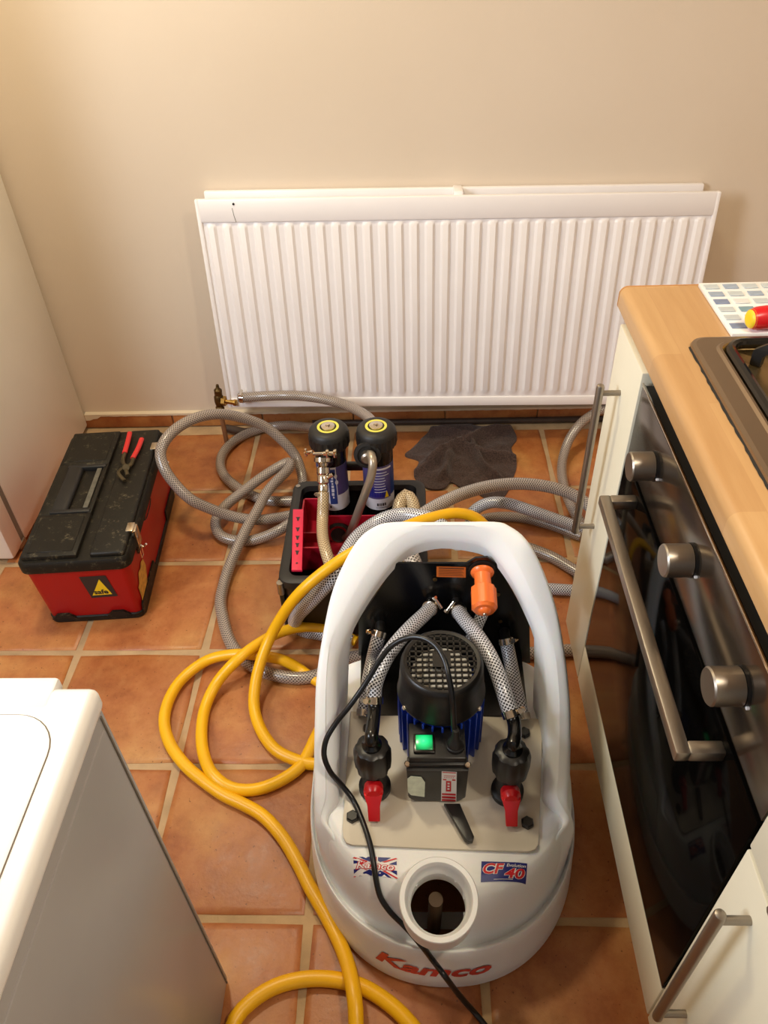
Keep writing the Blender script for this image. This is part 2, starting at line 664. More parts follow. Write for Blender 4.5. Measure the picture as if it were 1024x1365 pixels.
def tile_mesh(seed):
    rnd = random.Random(seed)
    mb = MB()
    hx, hy = PX / 2 - 0.0068, PY / 2 - 0.0068
    prof = [(0.0, -0.008), (0.0, -0.003), (0.004, -0.0005), (0.014, 0.0008)]
    cor = [(-1, -1), (1, -1), (1, 1), (-1, 1)]
    jit = [(rnd.uniform(-.0015, .0015), rnd.uniform(-.0015, .0015)) for _ in range(8)]
    outline = []
    for k in range(4):
        a, b = cor[k], cor[(k + 1) % 4]
        outline.append((a[0] * hx * 0.985 + jit[2 * k][0], a[1] * hy * 0.985 + jit[2 * k][1]))
        outline.append(((a[0] + b[0]) / 2 * (hx if a[0] == b[0] else 1) + jit[2 * k + 1][0], (a[1] + b[1]) / 2 * (hy if a[1] == b[1] else 1) + jit[2 * k + 1][1]))
    rings = []
    for ins, z in prof:
        ring = []
        for (x, y) in outline:
            L = math.hypot(x, y)
            ring.append(mb.bm.verts.new((x * (1 - ins / L), y * (1 - ins / L), z)))
        rings.append(ring)
    for A, B in zip(rings, rings[1:]):
        for i in range(8):
            j = (i + 1) % 8
            mb.face((A[i], A[j], B[j], B[i]))
    c = mb.bm.verts.new((0, 0, 0.0012))
    for i in range(8):
        mb.face((rings[-1][i], rings[-1][(i + 1) % 8], c))
    me = bpy.data.meshes.new('tile')
    bmesh.ops.recalc_face_normals(mb.bm, faces=mb.bm.faces[:])
    mb.bm.to_mesh(me)
    mb.bm.free()
    me.materials.append(M['tile'])
    me.shade_smooth()
    me.set_sharp_from_angle(angle=math.radians(50))
    return me


tms = [tile_mesh(i) for i in range(5)]
fl = wloc(floor)
for i in range(-5, 4):
    for j in range(0, 9):
        if (i + 1) * PX + GX > 0.75 or j > 7:
            continue
        o = bpy.data.objects.new('tile', random.choice(tms))
        COL.objects.link(o)
        o.parent = floor
        o.location = Vector((GX + (i + .5) * PX - 0.0, GY - (j + .5) * PY, 0)) - fl

# skirting of cut terracotta tiles with a ragged line of paint along the top
skirt = struct(MB().box2((XL, -0.006, 0), (XR, 0.0, 0.047)).obj('baseboard_back', 'grout'))
sl = wloc(skirt)
for i in range(9):
    x0 = -1.43 + i * 0.302
    if x0 > 0.75:
        break
    MB().box2((x0 + 0.002, -0.013, 0.0), (x0 + 0.300, -0.004, 0.046), 0.003).obj('tile', 'skirt', skirt)
mb = MB()
up_, lo_ = [], []
for i in range(160):
    x = -1.42 + i * 0.0136
    d = 0.046 - 0.004 * abs(noise.noise((x * 30, 0, 3))) - (0.028 * max(0, noise.noise((x * 22, 1, 2)) + 0.55) if x < -1.372 else 0)
    up_.append((x, -0.0145, 0.053))
    lo_.append((x, -0.0145, d))
for i in range(159):
    mb.quad([lo_[i], lo_[i + 1], up_[i + 1], up_[i]])
    mb.quad([up_[i], up_[i + 1], (up_[i + 1][0], 0, 0.055), (up_[i][0], 0, 0.055)])
tag(mb.obj('paint_line', 'caulk', skirt), 'ragged cream paint along the top of the skirting')

# ---------------------------------------------------------------- tall fridge freezer, left
fr = thing('fridge_freezer', 'tall cream white fridge freezer seen side on at the left edge', 'fridge', (-1.72, -0.33, 0))
MB().box2((-2.02, -0.572, 0.010), (-1.419, -0.012, 1.78), 0.008).obj('body', 'fridge', fr)
MB().box2((-2.015, -0.592, 0.015), (-1.424, -0.570, 1.775)).obj('door_gasket', 'gasket', fr)
fd = MB().box2((-2.02, -0.657, 0.012), (-1.419, -0.590, 1.78), 0.01).obj('door', 'fridge', fr)
MB().box2((-1.44, -0.612, 0.005), (-1.4185, -0.572, 0.022), 0.004).obj('hinge', 'steel', fr)
for yy in (-0.52, -0.08):
    for xx in (-1.96, -1.47):
        MB().cyl((xx, yy, 0), (xx, yy, 0.012), 0.02).obj('foot', 'blk', fr)
MB().box2((-1.98, -0.56, 0.004), (-1.45, -0.50, 0.012)).obj('base_grille', 'dark', fr)

# ---------------------------------------------------------------- radiator (lifted off, bottom kicked out)
O = Vector((-0.896, -0.142, 0.158))
EX = Vector((1.368, 0.0, -0.016)).normalized()
EZ = Vector((0.0, 0.062, 0.607)).normalized()
EN = EX.cross(EZ).normalized()
if EN.y > 0:
    EN = -EN
RW, RH = 1.368, 0.61
rad = thing('radiator', 'long white double panel radiator leaning on the back wall', 'radiator', O + EX * RW / 2)


def RP(u, v, w):
    return O + EX * u + EZ * v + EN * w


def panel(name, w0, sgn):
    mb = MB()
    nfl = 32
    m = 0.016
    pit = (RW - 2 * m) / nfl
    us = [(0.0, 0), (m * 0.6, 0)]
    for k in range(nfl):
        a = m + k * pit
        us += [(a + pit * .10, 0), (a + pit * .26, 1), (a + pit * .60, 1), (a + pit * .76, 0)]
    us += [(RW - m * .6, 0), (RW, 0)]
    vs = [(0.0, 0), (0.030, 0), (0.045, .35), (0.058, 1), (RH - 0.076, 1), (RH - 0.066, .5), (RH - 0.060, 0), (RH - 0.058, 0)]
    g = [[mb.bm.verts.new(RP(u, v, w0 + sgn * 0.0085 * fu * fv)) for v, fv in vs] for u, fu in us]
    for i in range(len(us) - 1):
        for j in range(len(vs) - 1):
            mb.face((g[i][j], g[i + 1][j], g[i + 1][j + 1], g[i][j + 1]))
    return mb.obj(name, 'white_enamel', rad, 30)


def rbox(name, u0, u1, v0, v1, w0, w1, m, bev=0.002):
    R = Matrix((EX, -EN, EZ)).transposed()
    c = RP((u0 + u1) / 2, (v0 + v1) / 2, (w0 + w1) / 2)
    return MB().box(c, (abs(u1 - u0), abs(w1 - w0), abs(v1 - v0)), R, bev).obj(name, m, rad)


panel('front_panel', 0.0, 1)
panel('rear_panel', -0.060, -1)
rbox('top_band', 0, RW, RH - 0.060, RH, -0.010, 0.006, 'white_enamel', 0.005)
rbox('bottom_band', 0, RW, 0, 0.030, -0.008, 0.004, 'white_enamel', 0.004)
rbox('rear_top_band', 0.012, RW - 0.024, RH - 0.06, RH + 0.006, -0.076, -0.058, 'white_enamel', 0.005)
rbox('rear_bottom_band', 0.012, RW - 0.03, 0, 0.03, -0.066, -0.054, 'white_enamel', 0.004)
rbox('side_edge', 0, 0.012, 0.0, RH, -0.012, 0.007, 'white_enamel', 0.004)
rbox('side_edge', RW - 0.012, RW, 0.0, RH, -0.012, 0.007, 'white_enamel', 0.004)
rbox('convector', 0.05, RW - 0.06, 0.05, RH - 0.08, -0.052, -0.012, 'white_enamel', 0)
rbox('bracket', 0.682, 0.706, RH - 0.03, RH + 0.008, -0.078, -0.008, 'white_enamel', 0.003)
rbox('bracket', 0.30, 0.33, RH - 0.2, RH - 0.1, -0.078, -0.062, 'white_enamel', 0.003)
MB().cyl(RP(0.103, RH - 0.012, 0.005), RP(0.103, RH - 0.012, 0.0075), 0.003).obj('air_vent', 'dark', rad)
mb = MB()
mb.tube([RP(0.098, RH - 0.022, 0.0066), RP(0.100, RH - 0.04, 0.0066), RP(0.1035, RH - 0.058, 0.0066)], 0.0006, 6)
tag(mb.obj('crack', 'gasket', rad), 'fine dark hairline at the left of the top band')
struct(MB().tube([(-0.66, -0.024, 0.012), (-0.2, -0.026, 0.012), (0.5, -0.026, 0.012), (0.75, -0.026, 0.012)], 0.0105, 10, 0.1).obj('trim_1', 'pipe'))

# ---------------------------------------------------------------- radiator valve and floor pipe, left
va = (-0.9196, -0.1350, 0.2256)
vb = (-0.9260, -0.1350, 0.1362)
rv = thing('radiator_valve', 'tarnished bronze radiator valve on its pipe left of the radiator', 'valve', (vb[0], vb[1], 0))
va, vb = V(va), V(vb)
ax = (va - vb)
mb = MB()
mb.lathe([(0.007, 0), (0.0135, 0.002), (0.0135, 0.018), (0.010, 0.022), (0.0125, 0.028), (0.0145, 0.04), (0.0145, 0.055), (0.011, 0.062), (0.012, 0.066), (0.012, 0.08), (0.006, 0.086), (0.004, 0.098)], vb, ax, 14)
mb.obj('valve_body', 'bronze', rv)
MB().cyl((vb.x, vb.y, 0.012), vb + Vector((0, 0, 0.004)), 0.0075).obj('pipe', 'copper', rv)
n0 = vb + ax * 0.48
MB().lathe([(0.009, 0.010), (0.015, 0.012), (0.015, 0.024), (0.008, 0.026)], n0, (1, -0.30, 0), 6).obj('union_nut', 'brass', rv)
MB().lathe([(0.0075, 0.0), (0.0075, 0.05), (0.010, 0.051), (0.010, 0.058), (0.006, 0.06)], n0, (1, -0.30, 0), 16).obj('hose_tail', 'brass', rv)
ins = MB()
ins.tube([(-0.9438, -0.0458, 0.0120), (-0.9165, -0.0580, 0.0140), (-0.8787, -0.0746, 0.0160), (-0.8497, -0.0726, 0.0140)], 0.014, 10, 0.01)
tag(ins.obj('pipe_elbow', 'pipe', rv), 'dark grimy pipe elbow on the floor')

# ---------------------------------------------------------------- right hand kitchen run
YA, YB, YC2 = -1.010, -1.1636, -1.7636
ZT, ZB = 0.8704, 0.1557


def bar_handle(parent, a, b, out, name='handle', r=0.0065, posts=(0.07, 0.93)):
    a, b, out = V(a), V(b), V(out)
    d = (b - a).normalized()
    p0, p1 = a + out - d * 0.016, b + out + d * 0.016
    L = (p1 - p0).length
    mb = MB()
    mb.lathe([(r * .5, 0), (r * .85, r * .2), (r, r * .7), (r, L - r * .7), (r * .85, L - r * .2), (r * .5, L)], p0, p1 - p0, 20)
    for q in (a, b):
        mb.cyl(q, q + out, r * 0.72, n=16)
    return mb.obj(name, 'steel', parent)


cab = thing('base_cabinet', 'narrow cream base cabinet at the far end of the worktop', 'cabinet', (0.28, (YA + YB) / 2, 0))
MB().box2((0.019, YA, 0.15), (0.57, YB + 0.0005, 0.868)).obj('body', 'carcass', cab)
dr = MB().box2((0.0, YA - 0.0015, ZB), (0.018, YB + 0.0015, ZT - .002), 0.002).obj('door', 'cream', cab)
bar_handle(dr, (0.0, -1.079, 0.783), (0.0, -1.079, 0.497), (-0.033, 0, 0))
struct(MB().box2((0.05, YA + .005, 0.0), (0.066, -2.3, 0.15)).obj('trim_2', 'plinth'))

ho = thing('oven_housing', 'cream oven housing cabinet with a panel under the oven', 'cabinet', (0.3, (YB + YC2) / 2, 0))
MB().box2((0.022, YB - 0.0005, 0.15), (0.57, YB - 0.010, 0.868)).obj('side_panel', 'carcass', ho)
MB().box2((0.022, YC2 + 0.010, 0.15), (0.57, YC2 + 0.0005, 0.868)).obj('side_panel', 'carcass', ho)
MB().box2((0.022, YB - 0.010, 0.15), (0.57, YC2 + 0.010, 0.17)).obj('bottom_panel', 'carcass', ho)
MB().box2((0.0, YB - 0.0015, ZB), (0.018, YC2 + 0.0015, 0.2595), 0.002).obj('front_panel', 'cream', ho)

ov = thing('oven', 'black glass built in oven with three steel knobs', 'oven', (0.25, (YB + YC2) / 2, 0.262))
y0, y1 = YB - 0.004, YC2 + 0.003
MB().box2((0.0066, y0 - .001, 0.724), (0.0215, y1 + .001, 0.8515)).obj('vent_housing', 'dark', ov)
MB().box2((0.0208, y0 - .001, 0.264), (0.0215, y1 + .001, 0.7235)).obj('door_gasket', 'dark', ov)
MB().box2((0.022, YB - 0.012, 0.265), (0.53, YC2 + 0.012, 0.862)).obj('body', 'dark', ov)
od = MB().box2((0.0, y0, 0.264), (0.020, y1, 0.7225), 0.0015).obj('door', 'oven_glass', ov)
MB().box2((0.0005, y0 + .0005, 0.261), (0.021, y1 - .0005, 0.2635)).obj('door_trim', 'steel', od)
op = MB().box2((0.002, y0, 0.7275), (0.0065, y1, 0.8530), 0.001).obj('control_panel', 'oven_panel', ov)
MB().box2((0.0005, y0, 0.8530), (0.0035, y1, 0.8562), 0.0004).obj('trim_strip', 'steel_pol', op)
for yy in (-1.286, -1.470, -1.652):
    k = MB().lathe([(0.0180, 0.0), (0.0180, 0.004), (0.0205, 0.0045), (0.0205, 0.034), (0.0190, 0.036), (0.014, 0.0362)], (0.002, yy, 0.796), (-1, 0, 0), 36).obj('knob', 'steel', ov, 30)
    MB().lathe([(0.0215, 0.0), (0.0215, 0.0035), (0.018, 0.0036)], (0.0019, yy, 0.796), (-1, 0, 0), 36).obj('knob_ring', 'blk', k)
    MB().cyl((-0.0008, yy - .0222, 0.796 - .006), (0.0022, yy - .0222, 0.796 - .006), 0.002, n=10).obj('indicator_dot', 'label_white', k)
# square section oven handle, mitred at the ends
mb = MB()
hz, hy0, hy1, hx, q = 0.702, -1.252, -1.668, -0.045, 0.0085
mb.box2((hx - q, hy0 + q, hz - q), (hx + q, hy1 - q, hz + q), 0.003)
for yy in (hy0, hy1):
    mb.box2((hx + q * .8, yy + q, hz - q), (0.001, yy - q, hz + q), 0.003)
mb.obj('handle', 'steel', od)

c2 = thing('base_cabinet', 'cream cabinet with a drawer nearest the camera, right of the oven', 'cabinet', (0.28, -2.0, 0))
MB().box2((0.019, YC2 - 0.0005, 0.15), (0.57, -2.262, 0.868)).obj('body', 'carcass', c2)
d2 = MB().box2((0.0, YC2 - 0.0015, ZB), (0.018, -2.262, 0.681), 0.002).obj('door', 'cream', c2)
w2 = MB().box2((0.0, YC2 - 0.0015, 0.688), (0.018, -2.262, ZT - .002), 0.002).obj('drawer', 'cream', c2)
bar_handle(d2, (0.0, -1.815, 0.632), (0.0, -1.815, 0.345), (-0.033, 0, 0))
bar_handle(w2, (0.0, -1.872, 0.770), (0.0, -2.16, 0.770), (-0.033, 0, 0))

# worktop with a rolled front edge
prof = []
for i in range(9):
    t = PI / 2 * i / 8
    prof.append((0.003 + 0.013 - 0.013 * math.sin(t), 0.910 - 0.013 + 0.013 * math.cos(t)))
for i in range(9):
    t = PI / 2 * i / 8
    prof.append((0.003 + 0.008 - 0.008 * math.cos(t), 0.8715 + 0.008 - 0.008 * math.sin(t)))
prof += [(0.60, 0.8715), (0.60, 0.910)]
mb = MB()
yw0, yw1 = -0.968, -2.30
mb.prism([(x, yw0, z) for x, z in prof], (0, yw1 - yw0, 0))
wt = mb.obj('worktop', 'beech')
tag(wt, 'beech block laminate worktop with a rolled front edge', 'worktop')
tag(MB().prism([(x + (-.0006 if x < .3 else 0), yw0, z + .0006) for x, z in prof], (0, 0.0025, 0)).obj('edge_strip', mat('edge_strip', (196, 140, 84), .5), wt), 'thin laminate strip on the cut end')

# hob
hb = thing('gas_hob', 'bronze toned steel gas hob let into the worktop', 'hob', (0.31, -1.44, 0.91))


def rrect(x0, y0_, x1, y1_, r, z, n=6, ch=0.0):
    pts = []
    for cx, cy, a0 in ((x1 - r, y1_ - r, 0), (x0 + r, y1_ - r, 90), (x0 + r, y0_ + r, 180), (x1 - r, y0_ + r, 270)):
        for i in range(n + 1):
            a = math.radians(a0 + 90 * i / n)
            pts.append((cx + r * math.cos(a), cy + r * math.sin(a), z))
    return pts


def loft(mb, rings, cap0=True, cap1=True):
    R = [[mb.bm.verts.new(V(p)) for p in r] for r in rings]
    n = len(R[0])
    for A, B in zip(R, R[1:]):
        for i in range(n):
            mb.face((A[i], A[(i + 1) % n], B[(i + 1) % n], B[i]))
    if cap0:
        mb.face(list(reversed(R[0])))
    if cap1:
        mb.face(R[-1])
    return mb


HX0, HX1, HY0, HY1 = 0.057, 0.560, -1.730, -1.1445
mb = MB()
loft(mb, [rrect(HX0 + .004, HY0 + .004, HX1 - .004, HY1 - .004, .022, .9105), rrect(HX0, HY0, HX1, HY1, .024, .912), rrect(HX0 + .001, HY0 + .001, HX1 - .001, HY1 - .001, .024, .9155), rrect(HX0 + .006, HY0 + .006, HX1 - .006, HY1 - .006, .022, .9175)], True, False)
# the tray: flat border, raised lip, then a shallow well
loft(mb, [rrect(HX0 + .006, HY0 + .006, HX1 - .006, HY1 - .006, .022, .9175), rrect(HX0 + .028, HY0 + .028, HX1 - .028, HY1 - .020, .024, .9180), rrect(HX0 + .031, HY0 + .031, HX1 - .031, HY1 - .023, .024, .9215), rrect(HX0 + .034, HY0 + .034, HX1 - .034, HY1 - .026, .024, .9215)], False, False)
mb.obj('tray', 'hob_steel', hb)
mb = MB()
loft(mb, [rrect(HX0 + .034, HY0 + .034, HX1 - .034, HY1 - .026, .024, .9215), rrect(HX0 + .044, HY0 + .044, HX1 - .044, HY1 - .034, .022, .913), rrect(HX0 + .10, HY0 + .10, HX1 - .10, HY1 - .09, .02, .9125)], False, True)
mb.obj('well', 'hob_inner', hb)
mb = MB()
ps = []
rr = rrect(HX0 + .043, HY0 + .043, HX1 - .043, HY1 - .031, .026, .9225, 5)
mb.tube(rr, 0.0065, 8, 0.05, False, True)
mb.obj('pan_support_frame', 'gloss_black', hb)
gs = MB()
k = 0
rnd = random.Random(3)
pl, ph = [], []
for i in range(60):
    y = HY1 - .02 - i * .0093
    pl.append((HX0 - .0015 - rnd.random() * .002, y, .9105))
    ph.append((HX0 + .004, y, .9135))
for i in range(59):
    gs.quad([pl[i], pl[i + 1], ph[i + 1], ph[i]])
gs.obj('seal', 'dark', hb)
for (bx, by) in ((0.20, -1.29), (0.42, -1.29), (0.20, -1.58), (0.42, -1.58)):
    b = MB().lathe([(0.030, 0), (0.034, .004), (0.034, .010), (0.026, .012), (0.026, .018), (0.020, .020)], (bx, by, .9125), n=24).obj('burner', 'steel_pol', hb)
    MB().lathe([(0.022, 0), (0.024, .002), (0.024, .007), (0.018, .009)], (bx, by, .9325), n=24).obj('burner_cap', 'cast_iron', b)
    for a in range(4):
        t = PI / 4 + a * PI / 2
        d = Vector((math.cos(t), math.sin(t), 0))
        s_ = Vector((-d.y, d.x, 0))
        mb = MB()
        c = Vector((bx, by, 0))
        pr = [(0.108, .914), (0.108, .934), (0.090, .950), (0.038, .950), (0.038, .942), (0.084, .940), (0.094, .928), (0.094, .914)]
        mb.prism([c + d * r_ + s_ * -.005 + Vector((0, 0, z_)) for r_, z_ in pr], s_ * .010)
        mb.obj('pan_support', 'cast_iron', hb)

# worktop saver board with mosaic squares
bd = thing('worktop_saver', 'white worktop saver board of pale blue mosaic squares', 'board', (0.22, -1.053, 0.91))
MB().box2((0.122, -1.139, 0.9102), (0.42, -0.974, 0.9165), 0.001).obj('board', 'board', bd)
rnd = random.Random(11)
lay = ['dbddcc', 'bdbade', 'cadadd', 'dedbab', 'dadcdb', 'cdbdde']
mesh_by = {}
for c in range(9):
    for r in range(6):
        kx = 0.1325 + c * 0.0295
        ky = -0.9905 - r * 0.0255
        mk = 'mosaic_' + (lay[r][c] if c < 6 else rnd.choice('abcde'))
        if mk not in mesh_by:
            o = MB().box((0, 0, 0), (0.0215, 0.0145, 0.0012), None, 0.0004, 1).obj('mosaic_piece', mk)
            o.parent = bd
            mesh_by[mk] = o
        else:
            o = mesh_by[mk].copy()
            COL.objects.link(o)
        o.location = Vector((kx + 0.004, ky, 0.9170)) - wloc(bd)

# screwdriver lying on the board
sd = thing('screwdriver', 'red and yellow handled screwdriver lying on the mosaic board', 'screwdriver', (0.2, -1.128, 0.918))
p0, p1 = Vector((0.142, -1.132, 0.9345)), Vector((0.25, -1.112, 0.9345))
ax = p1 - p0
MB().lathe([(0.009, 0), (0.0135, .003), (0.0162, .012), (0.0165, .03), (0.0150, .05), (0.0125, .072), (0.0135, .085), (0.0105, .098), (0.008, .104)], p0, ax, 24).obj('grip', 'red', sd)
MB().lathe([(0.004, -.0012), (0.0095, -.0004), (0.0125, .0018), (0.0140, .0045), (0.0130, .006)], p0, ax, 24).obj('end_cap', 'label_yellow', sd)
x_, y_, a_ = frame(ax)
for t in (PI * .55, PI * .05, PI * 1.1, PI * 1.6):
    mb = MB()
    dd = x_ * math.cos(t) + y_ * math.sin(t)
    mb.sphere(p0 + a_ * .033 + dd * .0125, 0.005, (2.2, 1.1, 1.0), 12)
    mb.obj('grip_inlay', 'label_yellow', sd)
MB().cyl(p1, p1 + ax.normalized() * 0.11, 0.0035).obj('shaft', 'steel_pol', sd)

# ---------------------------------------------------------------- washing machine, front left
wm = thing('washing_machine', 'white washing machine with shade coloured into its side at the bottom left corner', 'washing machine', (-0.95, -1.97, 0))
MB().box2((-1.25, -2.27, 0.012), (-0.6555, -1.673, 0.800), 0.004).obj('body', 'appliance_shaded', wm)
MB().box2((-0.657, -2.26, 0.03), (-0.6535, -1.688, 0.775), 0.001).obj('side_panel', 'appliance_shaded', wm)
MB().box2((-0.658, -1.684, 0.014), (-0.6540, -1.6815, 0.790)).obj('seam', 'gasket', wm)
MB().box2((-1.253, -2.272, 0.799), (-0.6485, -1.672, 0.8295), 0.010, 4).obj('top', 'appliance', wm)
MB().box2((-1.25, -1.700, 0.812), (-0.692, -1.662, 0.8305), 0.004).obj('rear_trim', 'appliance', wm)
mb = MB()
loft(mb, [rrect(-1.22, -2.25, -0.672, -1.706, .045, .8285, 8), rrect(-1.2195, -2.2495, -0.6725, -1.7065, .045, .8299, 8)], True, True)
mb.obj('lid_seam', 'gasket', wm)
mb = MB()
loft(mb, [rrect(-1.2185, -2.2485, -0.6735, -1.7075, .044, .8290, 8), rrect(-1.2185, -2.2485, -0.6735, -1.7075, .044, .8305, 8), rrect(-1.216, -2.246, -0.676, -1.710, .042, .8312, 8)], True, True)
mb.obj('lid', 'appliance', wm)
for xx in (-1.21, -0.70):
    for yy in (-2.22, -1.72):
        MB().cyl((xx, yy, 0), (xx, yy, 0.014), 0.02).obj('foot', 'blk', wm)

# ---------------------------------------------------------------- tool box
A4 = math.radians(4.0)
RT = Matrix.Rotation(A4, 3, 'Z')
TC = Vector((-1.144, -0.619, 0))
tb = thing('tool_box', 'black lidded red metal tool box beside the fridge', 'tool box', TC)


def tp(u, v, z):
    return TC + RT @ Vector((u, v, z))


def tbox(mb, lo, hi, bev=0.0, seg=2):
    c = [(a + b) / 2 for a, b in zip(lo, hi)]
    return mb.box(tp(*c), [abs(b - a) for a, b in zip(lo, hi)], RT, bev, seg)


def tloft(mb, rings, cap0=True, cap1=True):
    return loft(mb, [[tp(*p) for p in r] for r in rings], cap0, cap1)


mb = MB()
tloft(mb, [rrect(-.114, -.242, .114, .242, .02, .006), rrect(-.116, -.246, .116, .246, .02, .02), rrect(-.124, -.256, .124, .256, .022, .192)], True, True)
tag(mb.obj('body', 'box_red', tb), 'glossy red body')
# black foot skirt with raised humps
mb = MB()
tloft(mb, [rrect(-.117, -.245, .117, .245, .024, 0.0), rrect(-.119, -.249, .119, .249, .024, .004), rrect(-.1195, -.250, .1195, .250, .024, .020), rrect(-.1175, -.247, .1175, .247, .022, .022)])
for u in (-.078, .058):
    mb.prism([tp(u - .032, -.252, .018), tp(u + .032, -.252, .018), tp(u + .014, -.2535, .036), tp(u - .014, -.2535, .036)], RT @ Vector((0, .006, 0)))
for v0_, v1_ in ((-.246, -.08), (.10, .246)):
    mb.prism([tp(.120, v0_, .018), tp(.120, v1_, .018), tp(.1225, v1_ - .012, .05), tp(.1225, v0_ + .004, .05)], RT @ Vector((-.004, 0, 0)))
mb.obj('skirt', 'box_black', tb)
mb = MB()
tloft(mb, [rrect(-.126, -.258, .126, .258, .024, .186), rrect(-.131, -.264, .131, .264, .026, .192), rrect(-.131, -.264, .131, .264, .026, .214), rrect(-.126, -.259, .126, .259, .024, .222)], True, True)
# raised top panels leave the long groove and the handle well between them
tbox(mb, (-.118, -.250, .216), (.012, -.098, .2335), .004)
tbox(mb, (-.118, .100, .216), (.012, .250, .2335), .004)
tbox(mb, (-.118, -.100, .216), (-.088, .102, .2335), .003)
tbox(mb, (.000, -.100, .216), (.012, .102, .2335), .003)
tbox(mb, (.040, -.250, .216), (.122, .250, .2335), .007, 3)
lid = mb.obj('lid', 'box_black', tb)
for v0_, v1_ in ((-.236, -.112), (.115, .238)):
    mb = MB()
    tbox(mb, (-.106, v0_, .2325), (.000, v1_, .2350), .001, 1)
    mb.obj('raised_panel', 'box_black', lid)
mb = MB()
tbox(mb, (-.094, -.094, .217), (-.052, .096, .2360), .009, 3)
tbox(mb, (-.094, -.098, .220), (.008, -.084, .2365), .004)
tbox(mb, (-.094, .084, .220), (.008, .098, .2365), .004)
tag(mb.obj('carry_handle', 'blk_soft', lid), 'fold down handle')
mb = MB()
tbox(mb, (-.014, -.080, .2325), (-.0015, .080, .2345), .001, 1)
tag(mb.obj('measuring_strip', mat('strip_grey', (92, 88, 76), .5, var=.3, vscale=60), lid), 'grey strip beside the handle')
for v in (-.165, .165):
    l = MB()
    tbox(l, (.112, v - .016, .224), (.130, v + .016, .2365), .002)
    tbox(l, (.129, v - .014, .180), (.1345, v + .014, .232), .001)
    lo = l.obj('latch', 'steel_pol', tb)
    mb = MB()
    tbox(mb, (.126, v - .022, .166), (.1315, v + .006, .226), .001)
    mb.obj('latch_guard', 'box_black', lo)
    mb = MB()
    mb.tube([tp(.135, v - .012, .185), tp(.142, v - .010, .178), tp(.150, v - .010, .186)], .0028, 8)
    mb.obj('latch_hook', 'steel_pol', lo)
    mb = MB()
    mb.tube([tp(.131, v - .010, .180), tp(.1285, v - .010, .140), tp(.1285, v + .006, .138), tp(.131, v + .006, .180)], .0013, 6, .01, False)
    mb.obj('latch_wire', 'steel_pol', lo)


def tside(v, z):
    return tp(.1165 + (z - .02) / .172 * .008 + .0012, v, z)


def tfront(u, z):
    return tp(u, -.246 - (z - .02) / .172 * .010 - .0012, z)


mb = MB()
mb.quad([tfront(.000, .166), tfront(.063, .166), tfront(.072, .089), tfront(.008, .087)])
stk = tag(mb.obj('sticker', 'print_dark', tb), 'black slanted sticker with a yellow triangle reading safe')
mb = MB()
mb.quad([V(tfront(.013, .097)) + RT @ Vector((0, -.0006, 0)), V(tfront(.061, .098)) + RT @ Vector((0, -.0006, 0)), V(tfront(.045, .153)) + RT @ Vector((0, -.0006, 0)), V(tfront(.044, .153)) + RT @ Vector((0, -.0006, 0))])
mb.obj('triangle', 'label_yellow', stk)
mb = MB()
text_on(mb, 'safe', lambda u, v: V(tfront(.020 + .034 * u, .101 + .017 * v)) + RT @ Vector((0, -.0012, 0)), 0.03)
mb.obj('lettering', 'print_dark', stk)
mb = MB()
edge = [(-.238, .022), (-.170, .045), (-.150, .09), (-.158, .12), (-.178, .128), (-.19, .118), (-.21, .124), (-.224, .10), (-.236, .098), (-.232, .06)]
mb.prism([tside(v, z) for v, z in edge], RT @ Vector((.0006, 0, 0)))
tag(mb.obj('torn_sticker', mat('torn_yellow_paper', (204, 150, 60), .7, var=.3, vscale=60), tb), 'torn yellow sticker on the long side')
mb = MB()
mb.tube([tside(-.075, .176), tside(-.06, .182), tside(.0, .182), tside(.012, .176), tside(.0, .168), tside(-.06, .168)], .0012, 6, .01, True, True)
mb.obj('badge', 'box_black', tb)

# pliers on the tool box lid
pz = .2395
pl = thing('pliers', 'red gripped pliers lying on the black tool box lid', 'pliers', (-1.0882, -0.5355, 0.2340))
mb = MB()
mb.tube([(-1.1145, -0.3937, 0.2430), (-1.1082, -0.4398, 0.2430), (-1.1032, -0.4877, 0.2430)], .0068, 10, .008, True, False, None, 0.8)
mb.obj('grip', 'grip_red', pl)
mb = MB()
mb.tube([(-1.0731, -0.4232, 0.2430), (-1.0717, -0.4682, 0.2430), (-1.0743, -0.5117, 0.2430)], .0068, 10, .008, True, False, None, 0.8)
mb.obj('grip', 'grip_red', pl)
mb = MB()
mb.tube([(-1.1027, -0.4830, 0.2420), (-1.0986, -0.5196, 0.2420), (-1.0797, -0.5588, 0.2420), (-1.0688, -0.5843, 0.2420)], .0055, 8, .008, True, False, None, 0.8)
mb.tube([(-1.0738, -0.5071, 0.2420), (-1.0730, -0.5398, 0.2420), (-1.0906, -0.5554, 0.2420), (-1.0961, -0.5712, 0.2420), (-1.0706, -0.6060, 0.2420)], .0055, 8, .008, True, False, None, 0.8)
mb.cyl((-1.0861, -0.5414, 0.2360), (-1.0781, -0.5583, 0.2490), .009, n=14)
mb.obj('jaws', 'tool_steel', pl)

